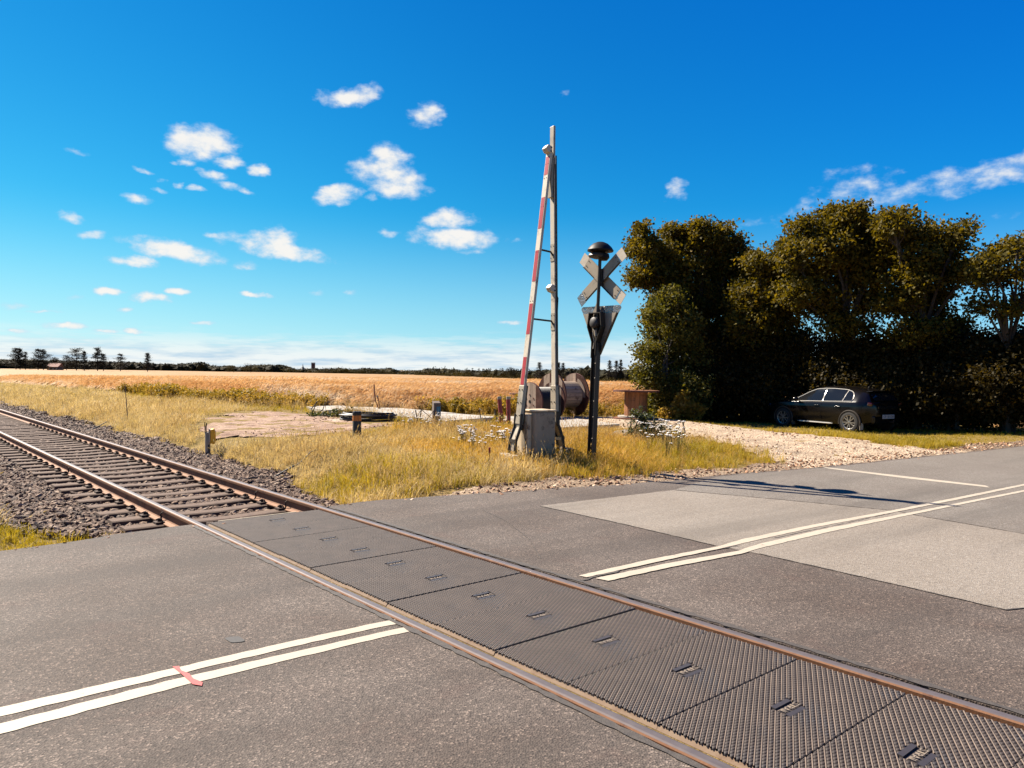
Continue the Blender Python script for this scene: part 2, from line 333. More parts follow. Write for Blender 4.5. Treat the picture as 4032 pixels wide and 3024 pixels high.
def paint_mat(name, col, wear):
    m, nt, p = new_mat(name); co = pos(nt)
    w = maprange(nt, noise(nt, co, 7, 8, .78), wear, wear+.09, 0, .85); s = maprange(nt, noise(nt, co, 2.3, 5, .7), .4, .75, 0, .35)
    c = mixc(nt, s, col, tuple(x*.66 for x in col)); c = mixc(nt, w, c, (.17, .15, .14))
    nt.links.new(c, p.inputs['Base Color']); p.inputs['Roughness'].default_value = .7
    nt.links.new(bump(nt, noise(nt, co, 90, 4, .7), .5, .003), p.inputs['Normal']); return m
M_WPAINT = paint_mat('road_paint', (.60, .54, .455), .60)
M_RPAINT = paint_mat('red_spray', (.62, .10, .10), .55)
M_SEAL = simple('bitumen', (.05, .042, .04), (.1, .085, .075), 30, .8, 0, .6, 120, .006)
def ground_mat():
    m, nt, p = new_mat('soil_grass'); co = pos(nt)
    a = noise(nt, co, 2.2, 6, .65); b = noise(nt, co, 22, 4, .65)
    c = ramp(nt, a, [(.3, (.23, .17, .04)), (.5, (.37, .265, .09)), (.68, (.52, .38, .18))])
    c = mixc(nt, maprange(nt, b, .35, .7, 0, .6), c, (.06, .052, .018)); 
    nt.links.new(c, p.inputs['Base Color']); p.inputs['Roughness'].default_value = .95; p.inputs['Specular IOR Level'].default_value = .1
    nt.links.new(bump(nt, b, .8, .05), p.inputs['Normal']); return m
M_GROUND = ground_mat()
def gravel_mat(name, c0, c1, c2, sc=34):
    m, nt, p = new_mat(name); co = pos(nt)
    v = nt.nodes.new('ShaderNodeTexVoronoi'); v.inputs['Scale'].default_value = sc; nt.links.new(co, v.inputs['Vector'])
    sep = nt.nodes.new('ShaderNodeSeparateColor'); nt.links.new(v.outputs['Color'], sep.inputs[0])
    c = ramp(nt, sep.outputs[1], [(.05, c0), (.5, c1), (.95, c2)])
    c = mixc(nt, maprange(nt, noise(nt, co, .9, 6, .65, (1, 1, 1), 1.2), .45, .7, 0, .75), c, tuple(.62*x for x in c1))
    c = mixc(nt, maprange(nt, noise(nt, co, 3.2, 6, .7), .56, .72, 0, .6), c, (.2, .12, .08))
    nt.links.new(c, p.inputs['Base Color']); p.inputs['Roughness'].default_value = .9; p.inputs['Specular IOR Level'].default_value = .2
    b1 = bump(nt, v.outputs['Distance'], .8, .02); nt.links.new(bump(nt, noise(nt, co, 2.5, 6, .65), .7, .12, b1), p.inputs['Normal']); return m
M_GRAVEL = gravel_mat('gravel', (.38, .27, .19), (.62, .485, .36), (.84, .72, .57))
M_SHOULD = gravel_mat('shoulder_gravel', (.20, .135, .09), (.36, .26, .18), (.56, .45, .34))
M_GGREY = gravel_mat('grey_gravel', (.2, .2, .21), (.3, .3, .31), (.44, .44, .45))
def dirt_mat():
    m, nt, p = new_mat('bare_soil'); co = pos(nt)
    a = noise(nt, co, 1.6, 7, .68, (1, 1.6, 1), .8); b = noise(nt, co, 14, 5, .7)
    c = ramp(nt, a, [(.32, (.24, .125, .08)), (.48, (.43, .275, .19)), (.66, (.60, .43, .31))])
    c = mixc(nt, maprange(nt, b, .52, .7, 0, .5), c, (.16, .085, .06))
    nt.links.new(c, p.inputs['Base Color']); p.inputs['Roughness'].default_value = .95
    b1 = bump(nt, a, .9, .14); nt.links.new(bump(nt, b, .7, .03, b1), p.inputs['Normal']); return m
M_DIRT = dirt_mat()
def leafmat(name, cols, trans=.3, nscale=1.2, rough=.55, tcol=None, spec=.4, gain=1.):
    m, nt, p = new_mat(name); co = pos(nt); oi = nt.nodes.new('ShaderNodeObjectInfo')
    wn = nt.nodes.new('ShaderNodeTexWhiteNoise'); gi = nt.nodes.new('ShaderNodeNewGeometry')
    wn.noise_dimensions = '1D'; nt.links.new(gi.outputs['Random Per Island'], wn.inputs['W'])
    f = nt.nodes.new('ShaderNodeMath'); f.operation = 'MULTIPLY_ADD'; f.inputs[1].default_value = .42; nt.links.new(wn.outputs[0], f.inputs[0])
    g = nt.nodes.new('ShaderNodeMath'); g.operation = 'MULTIPLY_ADD'; g.inputs[1].default_value = .9; g.inputs[2].default_value = -.16
    nt.links.new(noise(nt, co, nscale, 4, .6), g.inputs[0]); nt.links.new(g.outputs[0], f.inputs[2])
    c = ramp(nt, f.outputs[0], [(q, tuple(gain*v for v in k)) for q, k in cols]); nt.links.new(c, p.inputs['Base Color'])
    p.inputs['Roughness'].default_value = rough; p.inputs['Specular IOR Level'].default_value = spec
    t = nt.nodes.new('ShaderNodeBsdfTranslucent'); nt.links.new(mixc(nt, 1., c, tcol or (1.5, 1.35, .5), 'MULTIPLY'), t.inputs[0])
    mx = nt.nodes.new('ShaderNodeMixShader'); mx.inputs[0].default_value = trans
    out = nt.nodes['Material Output']; nt.links.new(p.outputs[0], mx.inputs[1]); nt.links.new(t.outputs[0], mx.inputs[2]); nt.links.new(mx.outputs[0], out.inputs[0])
    return m
M_LEAF = leafmat('oak_leaf', [(.2, (.060, .052, .006)), (.5, (.145, .122, .013)), (.75, (.26, .195, .022)), (.95, (.42, .23, .032))], .38, .8, .7, None, .18)
M_LEAF3 = leafmat('shade_darkened_leaf', [(.2, (.022, .017, .003)), (.5, (.048, .036, .006)), (.75, (.085, .06, .009)), (.95, (.16, .09, .015))], .3, .8, .7, None, .18)  # much darker than the oak leaf: shade under the hedge put into the colour
M_LEAF2 = leafmat('hedge_leaf', [(.2, (.06, .068, .012)), (.5, (.14, .14, .025)), (.8, (.25, .21, .04)), (.97, (.38, .25, .06))], .34, 1.5, .7, None, .2)
M_FAR = leafmat('far_foliage', [(.2, (.020, .020, .008)), (.55, (.045, .040, .013)), (.9, (.085, .066, .02))], .1, .08, .8, None, .1)
M_FARC = leafmat('far_needles', [(.2, (.016, .014, .010)), (.6, (.034, .028, .016)), (.9, (.06, .046, .026))], .08, .1, .8, None, .1)
M_FAROLV = leafmat('far_olive', [(.2, (.040, .036, .006)), (.6, (.088, .070, .011)), (.9, (.14, .105, .02))], .15, .1, .8, None, .1)
M_GRASS = leafmat('dry_grass', [(.12, (.22, .185, .016)), (.32, (.42, .31, .032)), (.5, (.64, .43, .085)), (.68, (.78, .52, .18)), (.95, (.88, .68, .38))], .45, .9, .6, (1.15, 1.05, .65), .25, 1.28)
M_GRASSG = leafmat('green_grass', [(.12, (.21, .19, .016)), (.4, (.38, .31, .026)), (.65, (.55, .41, .055)), (.92, (.72, .53, .15))], .45, .5, .6, (1.15, 1.08, .6), .25, 1.28)
M_SHORT = leafmat('pale_grass', [(.12, (.36, .28, .09)), (.36, (.58, .45, .20)), (.6, (.75, .59, .33)), (.9, (.90, .76, .52))], .42, .5, .6, (1.1, 1.05, .75), .25, 1.28)
M_STRAW = leafmat('straw', [(.15, (.42, .27, .09)), (.5, (.64, .45, .20)), (.9, (.84, .68, .44))], .4, .8, .6, (1.1, 1.05, .8), .25, 1.28)
M_WEED = leafmat('weed_leaf', [(.15, (.14, .12, .012)), (.45, (.32, .235, .03)), (.72, (.52, .34, .07)), (.97, (.70, .47, .16))], .5, .9, .6, (1.15, 1.05, .7), .25, 1.28)
M_SHRUB = leafmat('shrub_leaf', [(.15, (.03, .045, .012)), (.5, (.07, .095, .022)), (.85, (.14, .16, .045))], .28, 2.5)
def barley_mat(name, tr, gain=1.):
    m, nt, p = new_mat(name); co = pos(nt)
    mp = nt.nodes.new('ShaderNodeMapping'); mp.inputs['Rotation'].default_value = (0, 0, R(-12)); mp.inputs['Scale'].default_value = (.035, .16, 1); nt.links.new(co, mp.inputs[0])
    a = noise(nt, mp.outputs[0], 1.0, 5, .6); gi = nt.nodes.new('ShaderNodeNewGeometry')
    f = nt.nodes.new('ShaderNodeMath'); f.operation = 'MULTIPLY_ADD'; f.inputs[1].default_value = .22; nt.links.new(gi.outputs['Random Per Island'], f.inputs[0]); nt.links.new(a, f.inputs[2])
    c = ramp(nt, f.outputs[0], [(.36, (.74, .40, .12)), (.54, (.88, .53, .20)), (.66, (.95, .64, .29)), (.76, (1.0, .84, .56)), (.92, (1.0, .93, .76))])
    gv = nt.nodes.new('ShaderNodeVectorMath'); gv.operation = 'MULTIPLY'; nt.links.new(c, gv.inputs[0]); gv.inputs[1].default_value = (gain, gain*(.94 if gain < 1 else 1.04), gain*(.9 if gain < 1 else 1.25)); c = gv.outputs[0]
    fine = noise(nt, co, 1.4, 6, .7); c = mixc(nt, maprange(nt, fine, .45, .72, 0, .35), c, (.56, .32, .11))
    nt.links.new(c, p.inputs['Base Color']); p.inputs['Roughness'].default_value = .75; p.inputs['Specular IOR Level'].default_value = .2
    t = nt.nodes.new('ShaderNodeBsdfTranslucent'); nt.links.new(c, t.inputs[0]); mx = nt.nodes.new('ShaderNodeMixShader'); mx.inputs[0].default_value = tr
    nt.links.new(bump(nt, noise(nt, co, 3, 7, .75), 1., .12), p.inputs['Normal'])
    nt.links.new(p.outputs[0], mx.inputs[1]); nt.links.new(t.outputs[0], mx.inputs[2]); nt.links.new(mx.outputs[0], nt.nodes['Material Output'].inputs[0]); return m
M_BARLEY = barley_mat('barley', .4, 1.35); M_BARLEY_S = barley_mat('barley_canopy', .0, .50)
M_BARK = simple('bark', (.07, .05, .038), (.13, .1, .08), 9, .9, 0, .8, 25, .03)
M_RUST = simple('rail_rust', (.29, .125, .055), (.36, .175, .085), 7, .8, .1, .4, 60, .003, None, (.16, .06, .03), 5)
M_STEEL = simple('rail_steel', (.36, .31, .30), (.28, .24, .235), 12, .42, .6, .12, 120, .0005)
M_SLEEP = simple('sleeper', (.115, .065, .042), (.18, .11, .072), 5, .9, 0, .5, 40, .006, (1, 6, 1), (.09, .05, .035), 6)
M_CLIP = simple('clip_iron', (.05, .03, .024), (.09, .05, .035), 20, .8, .3, .4, 60, .004)
def stone_mat(name, k):
    m, nt, p = new_mat(name); oi = nt.nodes.new('ShaderNodeObjectInfo'); co = oco(nt)
    c = ramp(nt, oi.outputs['Random'], [(0, tuple(k*x for x in (.085, .038, .018))), (.4, tuple(k*x for x in (.18, .09, .048))), (.78, tuple(k*x for x in (.33, .19, .11))), (1, tuple(k*x for x in (.62, .46, .34)))])
    nt.links.new(c, p.inputs['Base Color']); p.inputs['Roughness'].default_value = .85
    nt.links.new(bump(nt, noise(nt, co, 3, 5, .7), .5, .02), p.inputs['Normal']); return m
M_STONE = stone_mat('ballast_stone', .78)
M_BALL = gravel_mat('ballast_bed', (.05, .03, .02), (.085, .052, .038), (.14, .095, .07), 26)
M_RUBBER = simple('rubber_panel', (.036, .024, .019), (.062, .043, .035), 3.5, .72, 0, .3, 160, .002, None, (.035, .03, .035), 2.2)
M_RIB = simple('rubber_rib', (.27, .205, .165), (.14, .105, .086), 5, .8, 0, .2, 160, .001)
M_LIP = simple('dusty_lip', (.27, .175, .115), (.36, .27, .19), 4, .85, 0, .3, 60, .003, (1, 1, 1), (.2, .11, .06), 3)
M_LOGO = simple('logo_plate', (.06, .052, .055), (.045, .04, .045), 20, .5, 0, .1)
M_LOGOT = simple('logo_letter', (.36, .3, .25), (.28, .23, .19), 20, .7, 0, .1)

# ------------------------------------------------------------ terrain
def axis(lim_dense, step, far, grow=1.22):
    a = list(np.arange(lim_dense[0], lim_dense[1]+1e-6, step)); q = step; x = a[-1]; hi = []
    while x < far: q *= grow; x += q; hi.append(x)
    q = step; x = a[0]; lo = []
    while x > -far: q *= grow; x -= q; lo.append(x)
    return np.array(lo[::-1]+a+hi)
def grid_mesh(name, xs, ys, zf, keep=None):
    X, Y = np.meshgrid(xs, ys); V = np.stack([X.ravel(), Y.ravel(), zf(X, Y).ravel()], 1); nx, ny = len(xs), len(ys)
    i, j = np.meshgrid(np.arange(nx-1), np.arange(ny-1)); a = (j*nx+i).ravel(); F = np.stack([a, a+1, a+nx+1, a+nx], 1)
    if keep is not None:
        cx = (X[:-1, :-1]+X[1:, 1:]).ravel()/2; cy = (Y[:-1, :-1]+Y[1:, 1:]).ravel()/2; F = F[keep(cx, cy)]
        used = np.unique(F); mp = np.full(len(V), -1); mp[used] = np.arange(len(used)); V = V[used]; F = mp[F]
    return np_mesh(name, V, F, True)
gm_ = grid_mesh('ground', axis((-32, 26), .3, 6500), axis((-8, 44), .3, 6500), H)
tag(link('ground', gm_, M_GROUND), 'dry grassy soil verge and open country reaching the horizon', None, None, 'structure')

# ------------------------------------------------------------ road
def clip_half(poly, n, c, keep_less):
    out = []
    for i in range(len(poly)):
        p = poly[i]; q = poly[(i+1) % len(poly)]; a = p@n-c; b = q@n-c
        if not keep_less: a, b = -a, -b
        if a <= 0: out.append(p)
        if (a < 0) != (b < 0): out.append(p+(q-p)*(a/(a-b)))
    return out
rr = np.random.RandomState(3)
ts = np.concatenate([np.arange(-70, -8, 1.), np.arange(-8, 26, .18), np.arange(26, 110, 1.)])
far_b = [TD*t+ND*(OC+edge_far(t)+ (.05*(vnoise(t, 0., .5, 1)-.5)+.04*(rr.rand()-.5))) for t in ts]
near_b = [TD*t+ND*(OC+NEAR_O) for t in ts[::-1]]
road_poly = far_b+near_b
def flat_sheet(name, poly, z, mat, thick=.09, **k):
    m = MB(); m.prism([(p[0], p[1], z-thick) for p in poly], (0, 0, thick)); o = m.build(name, mat); return tag(o, **k)
RH = .074
road_l = clip_half(road_poly, W, D_NEAR-RH-.03, True); road_r = clip_half(road_poly, W, D_FAR+RH+.03, False)
flat_sheet('road', road_l, 0, M_ASPH, label='worn brown-grey asphalt road on the near side of the track', kind='structure')
flat_sheet('road', road_r, 0, M_ASPH, label='worn brown-grey asphalt road on the far side of the track', kind='structure')
# pale repair band and smoother far asphalt
def sheet(name, poly, z, mat, jit=.012, **k):
    P = []
    for i in range(len(poly)):
        a = np.array(poly[i]); b = np.array(poly[(i+1) % len(poly)]); n = max(1, int(np.linalg.norm(b-a)/.06)); nn = np.array([-(b-a)[1], (b-a)[0]]); nn = nn/max(1e-6, np.linalg.norm(nn))
        for q in range(n): P.append(a+(b-a)*q/n+nn*(rr.rand()-.5)*2*jit*(q > 0))
    m = MB(); m.add([(p[0], p[1], z) for p in P], [tuple(range(len(P)))]); o = m.build(name, mat)
    if o.data.polygons[0].normal.z < 0:
        o.data.flip_normals()
    return tag(o, **k)
g2 = lambda *p: gp(*p)[:2]
def on_road(d, o):                                       # point with track offset d and road offset o
    A = np.array([W, ND]); return np.linalg.solve(A, np.array([d, o+OC]))
b1 = [on_road(6.42, q) for q in (3.02, 0., -1.8)]+[g2(3960, 2402), g2(4060, 2392)+np.array([.1, -.1]), on_road(6.2, -4.0)]
band = [g2(2125,1993), g2(2470,2068), g2(2810,2148), g2(2990,2182), g2(3460,2288), g2(3960,2403), g2(4032,2396), g2(4300,2360), on_road(9.3, -4.6), g2(4032,2104), g2(3590,2028), g2(3515,2012), g2(3060,1968), g2(2650,1931)]
sheet('road_patch', band, .004, M_ASPH_L, label='pale grey resurfaced band across the road', kind='structure')
farp = [g2(2655,1929.5), g2(3060,1966), g2(3515,2010.5), g2(3590,2026), g2(4032,2102)]+[TD*t+ND*(OC-3.4) for t in (14, 24, 60, 108)]+[TD*t+ND*(OC+edge_far(t)-.12) for t in (108, 60, 40, 25, 22, 19, 17, 15.5, 14, 13, 12, 11, 10.2)]
sheet('road_patch', farp, .0035, M_ASPH_F, label='blue-grey asphalt of the road beyond the pale band', kind='structure')
oval = [g2(925+36*math.cos(a)+6*math.sin(3*a), 2520+12*math.sin(a)) for a in np.linspace(0, 2*math.pi, 20)[:-1]]
sheet('road_patch', oval, .004, simple('dark_patch', (.045, .04, .04), None, 40, .7), 0.004, label='small dark oval patch in the near asphalt', kind='structure')
# markings
def stripe(name, px_up, px_lo, z, **k):
    up = [g2(*p) for p in px_up]; lo = [g2(*p) for p in px_lo][::-1]
    return sheet(name, up+lo, z, M_WPAINT, .005, kind='structure', **k)
stripe('road_line', [(-400,2880),(0,2787),(692,2631),(1130,2530),(1440,2462),(1555,2440)], [(-400,2922),(0,2823),(692,2658),(1150,2548),(1460,2478),(1565,2458)], .003, label='upper stripe of the double white line near the camera')
stripe('road_line', [(-400,2952),(0,2851),(692,2675),(1150,2570),(1480,2495),(1600,2470)], [(-400,2998),(0,2892),(692,2708),(1150,2596),(1500,2512),(1612,2488)], .003, label='lower stripe of the double white line near the camera')
stripe('road_line', [(2278,2269),(2560,2205),(2830,2153),(2920,2126),(3200,2068),(3510,2012),(3800,1954),(4032,1907),(4500,1826)], [(2310,2276),(2570,2219),(2838,2162),(2930,2140),(3200,2080),(3512,2021),(3800,1963),(4032,1914),(4500,1831)], .0075, label='left stripe of the double white line beyond the track')
stripe('road_line', [(2345,2280),(2620,2222),(2900,2173),(2990,2144),(3240,2086),(3590,2019),(3830,1971),(4032,1931),(4500,1842)], [(2395,2290),(2640,2236),(2915,2184),(3005,2158),(3260,2098),(3592,2028),(3830,1979),(4032,1938),(4500,1847)], .0075, label='right stripe of the double white line beyond the track')
stripe('stop_line', [(3235,1839),(3560,1876),(3880,1913)], [(3262,1846),(3560,1884),(3898,1921)], .0065, label='white stop line across the far lane')
sheet('spray_mark', [g2(678,2628), g2(705,2626), g2(745,2655), g2(798,2690), g2(795,2704), g2(758,2698), g2(722,2664)], .006, M_RPAINT, .016, label='red spray mark across the double white line', kind='structure')
# seams: dark bitumen joints
def seam(pts, w, z=.006, lab='dark open joint in the asphalt'):
    P = [g2(*p) for p in pts]; Q = []
    for a, b in zip(P[:-1], P[1:]):
        n = max(1, int(np.linalg.norm(b-a)/.07))
        for i in range(n): Q.append(a+(b-a)*i/n)
    Q.append(P[-1]); m = MB(); V = []
    for i, q in enumerate(Q):
        t = Q[min(i+1, len(Q)-1)]-Q[max(i-1, 0)]; t = t/np.linalg.norm(t); nn = np.array([-t[1], t[0]]); ww = w*(.25+1.1*rr.rand()); of = nn*(rr.rand()-.5)*w*.8
        V += [(*(q+of+nn*ww/2), z), (*(q+of-nn*ww/2), z)]
    m.add(V, [(2*i, 2*i+1, 2*i+3, 2*i+2) for i in range(len(Q)-1)]); o = m.build('road_seam', M_SEAL)
    return tag(o, label=lab, kind='structure')
seam([(2285,2288),(2560,2216),(2840,2160),(2900,2150)], .035, .0065, 'ragged dark joint between the double white lines')
seam([(2125,1993),(2470,2068),(2810,2148)], .014, .0062, 'thin dark joint along the far lane edge of the pale band')
seam([(2990,2182),(3460,2288),(3960,2403),(4032,2396)], .016, .0062, 'thin dark joint along the near edge of the pale band')
seam([(1900,2010),(1990,2050),(2080,2120),(2130,2200)], .007, .0045, 'hairline crack in the asphalt beyond the far rail')
seam([(3050,2120),(3300,2068),(3520,2020)], .012, .0065, 'thin joint between the stripes on the pale band')
for dd, lab, wd in ((D_NEAR-RH-.05, 'dark bitumen seal along the near rail', .04), (D_FAR+RH+.055, 'dark bitumen seal along the far rail', .05)):
    m = MB(); ss_ = np.arange(-4, 8.5, .06); V = []
    for s_ in ss_:
        w0 = wd*(.4+.9*rr.rand()); V += [tuple(TP(s_, dd-w0/2, .0055)), tuple(TP(s_, dd+w0/2+.01, .0055))]
    m.add(V, [(2*i, 2*i+1, 2*i+3, 2*i+2) for i in range(len(ss_)-1)]); tag(m.build('road_seam', M_SEAL), lab, None, None, 'structure')

# ------------------------------------------------------------ gravel and soil sheets
def area_sheet(name, keep, box, step, dz, mat, rough_z=.0, **k):
    xs = np.arange(box[0], box[1], step); ys = np.arange(box[2], box[3], step)
    zf = lambda X, Y: H(X, Y)+dz+rough_z*(vnoise(X, Y, .35, 7)-.5)+rough_z*.6*(vnoise(X, Y, .12, 8)-.5)
    return tag(link(name, grid_mesh(name, xs, ys, zf, keep), mat), **k)
def lot_keep(x, y): return (inside(LOT, x, y) & (pdist(LOT, x, y) > .35*vnoise(x, y, .6, 2))) & (outside_road(x, y) > -.05)
area_sheet('gravel_lot', lot_keep, (-3, 21, 12, 29), .14, .022, M_GRAVEL, .05, label='pale sandy gravel pull-in beside the road', kind='structure')
def shoulder_keep(x, y):
    e = outside_road(x, y); d = x*W[0]+y*W[1]; o = x*ND[0]+y*ND[1]-OC
    return (e > -.06) & (e < .42+.55*vnoise(x, y, .8, 5)) & (d > 5.0) & (o > 0)
area_sheet('gravel_shoulder', shoulder_keep, (-3, 14, 9, 21), .09, .016, M_SHOULD, .03, label='narrow strip of pale gravel along the far road edge', kind='structure')
def shl_keep(x, y):
    e = outside_road(x, y); d = x*W[0]+y*W[1]; o = x*ND[0]+y*ND[1]-OC
    return (e > -.06) & (e < .06+.25*vnoise(x, y, .6, 15)) & (d < 2.6) & (d > -8) & (o > 0)
area_sheet('gravel_shoulder', shl_keep, (-9, -2.6, 4, 10), .07, .016, M_SHOULD, .03, label='crumbling gravel edge of the asphalt at the left', kind='structure')
area_sheet('soil_patch', lambda x, y: inside(DIRT, x, y) & (pdist(DIRT, x, y) > 1.5*vnoise(x, y, .9, 3)), (-14, 0, 15, 33), .12, .006, M_DIRT, .06, label='bare reddish soil patch behind the yellow box post', kind='structure')

# ------------------------------------------------------------ track
RZ = .006                                                # top of rail
def rail_profile():
    return [(-.075, -.165), (.075, -.165), (.075, -.153), (.02, -.14), (.0085, -.12), (.0085, -.055), (.033, -.04), (.036, -.012), (.031, -.003), (.018, 0), (-.018, 0), (-.031, -.003), (-.036, -.012), (-.033, -.04), (-.0085, -.055), (-.0085, -.12), (-.02, -.14), (-.075, -.153)]
track = thing('railway_track', 'rusty single railway track running across the road to the left', 'railway track', TP(8, DC, 0))
TO = np.array(track.location)
def rail(d, lab):
    pr = rail_profile(); m = MB(); sv = [-6, -2, 0, 3, 6, 9, 12, 16, 20, 26, 34, 45, 60, 90, 140]; V = []; n = len(pr)
    for s_ in sv:
        for a, b in pr: V.append(TP(s_, d+a, RZ+b)-TO)
    F = []; MI = []
    for i in range(len(sv)-1):
        for k in range(n):
            F.append((i*n+k, i*n+(k+1) % n, (i+1)*n+(k+1) % n, (i+1)*n+k)); MI.append(1 if k in (8, 9, 10) else 0)
    m.add(V, F); m.m = MI
    o = m.build('rail', [M_RUST, M_STEEL], track); return o
rail(D_NEAR-.036, ''); rail(D_FAR+.036, '')
for d_, s_ in ((D_NEAR-.036, 9.75), (D_FAR+.036, 10.6), (D_FAR+.036, 9.6), (D_NEAR-.036, 15.1), (D_FAR+.036, 15.9)):      # bond clips on the web
    m = MB(); m.tube([TP(s_, d_-.012, -.03)-TO, TP(s_, d_-.05, -.06)-TO, TP(s_, d_-.045, -.12)-TO, TP(s_, d_-.08, -.16)-TO], .011, 6); m.build('rail_anchor', M_CLIP, track, True)
sl_me = None; clip_me = None
rs = random.Random(11)
for k in range(118):
    s_ = 9.05+.6*k
    if sl_me is None:
        m = MB(); L_ = 2.5; V = []; nseg = 8; hw = .12
        for i in range(nseg+1):
            x = -L_/2+L_*i/nseg; dip = -.018*math.cos(math.pi*x/1.4)**2 if abs(x) < .7 else .0
            for (yy, zz) in ((-hw, -.16), (-hw, -.012), (-hw+.025, 0), (hw-.025, 0), (hw, -.012), (hw, -.16)): V.append((x, yy, zz+(dip if zz > -.1 else 0)))
        F = [(i*6+q, i*6+q+1, (i+1)*6+q+1, (i+1)*6+q) for i in range(nseg) for q in range(5)]+[tuple(range(6)), tuple(nseg*6+q for q in range(6))]
        m.add(V, F); o = m.build('sleeper', M_SLEEP, track); sl_me = o.data
        mc = MB(); mc.box((0, 0, .012), (.10, .13, .024)); mc.tube([(-.03, -.04, .02), (-.02, -.03, .05), (.03, 0, .045), (-.02, .03, .05), (-.03, .04, .02)], .011, 5); mc.tube([(0, 0, 0), (0, 0, .062)], .014, 6)
        oc = mc.build('clip', M_CLIP, o, True); clip_me = oc.data
        bpy.data.objects.remove(oc)
    else: o = link('sleeper', sl_me, None, track)
    p = TP(s_, DC, -.160)-TO; o.location = p+np.array([0, 0, rs.uniform(-.006, .004)]); o.rotation_euler = (0, 0, TH+R(rs.uniform(-1.2, 1.2)))
    if k < 34:
        for d_ in (D_NEAR-.036-.10, D_NEAR-.036+.10, D_FAR+.036-.10, D_FAR+.036+.10):
            c = link('clip', clip_me, None, o); c.location = (d_-DC, 0, .003); c.rotation_euler = (0, 0, math.pi if d_ in (D_NEAR-.136, D_FAR-.064) else 0)
# ballast bed
def ball_w(s_): return 2.0+.25*np.sin(s_*.6)
def bed_keep(x, y):
    d = x*W[0]+y*W[1]; s_ = x*U[0]+y*U[1]; e = outside_road(x, y); o = x*ND[0]+y*ND[1]-OC
    lim = np.where(d > DC, 1.35+.75*ss(s_, 9.2, 14)+.35*vnoise(s_, d*0, 1.3, 4), 1.15+1.2*ss(s_, 8.8, 11)+.3*vnoise(s_, d*0, 1.2, 6))
    return (np.abs(d-DC) < lim) & (e > .02) & (o > 0) & (s_ < 120) & (s_ > 8.4)
bed = area_sheet('ballast_bed', bed_keep, (-75, 2, 6, 90), .17, .03, M_BALL, .05, label='brown crushed-stone ballast bed under the railway track', kind='structure')
def stone_mesh(seed):
    r = random.Random(seed); bm = bmesh.new(); bmesh.ops.create_icosphere(bm, subdivisions=1, radius=1)
    for v in bm.verts:
        v.co *= r.uniform(.62, 1.15); v.co.x *= 1.25; v.co.z *= .62
        for ax in range(3): v.co[ax] = max(-.82, min(.82, v.co[ax])) if ax != 0 else v.co[ax]
    me = bpy.data.meshes.new('stone'); bm.to_mesh(me); bm.free(); me.materials.append(M_STONE); return me
STONES = [stone_mesh(i) for i in range(7)]
rs = random.Random(5); n_ = 0
while n_ < 300:
    s_ = rs.uniform(8.9, 13.2); d_ = rs.uniform(DC-2.5, DC+2.1); x, y, _ = TP(s_, d_)
    if not bed_keep(np.array([x]), np.array([y]))[0]: continue
    if min(abs(d_-D_NEAR+.036), abs(d_-D_FAR-.036)) < .13: continue
    ph = ((s_-9.05) % .6)
    if (ph < .15 or ph > .45) and abs(d_-DC) < 1.2: continue
    o = link('stone', STONES[rs.randrange(7)], None, bed); sc = rs.uniform(.034, .06); o.scale = (sc, sc, sc)
    o.location = (x, y, Hf(x, y)+.055+rs.uniform(0, .03)); o.rotation_euler = (rs.uniform(-.6, .6), rs.uniform(-.6, .6), rs.uniform(0, 6.28)); n_ += 1

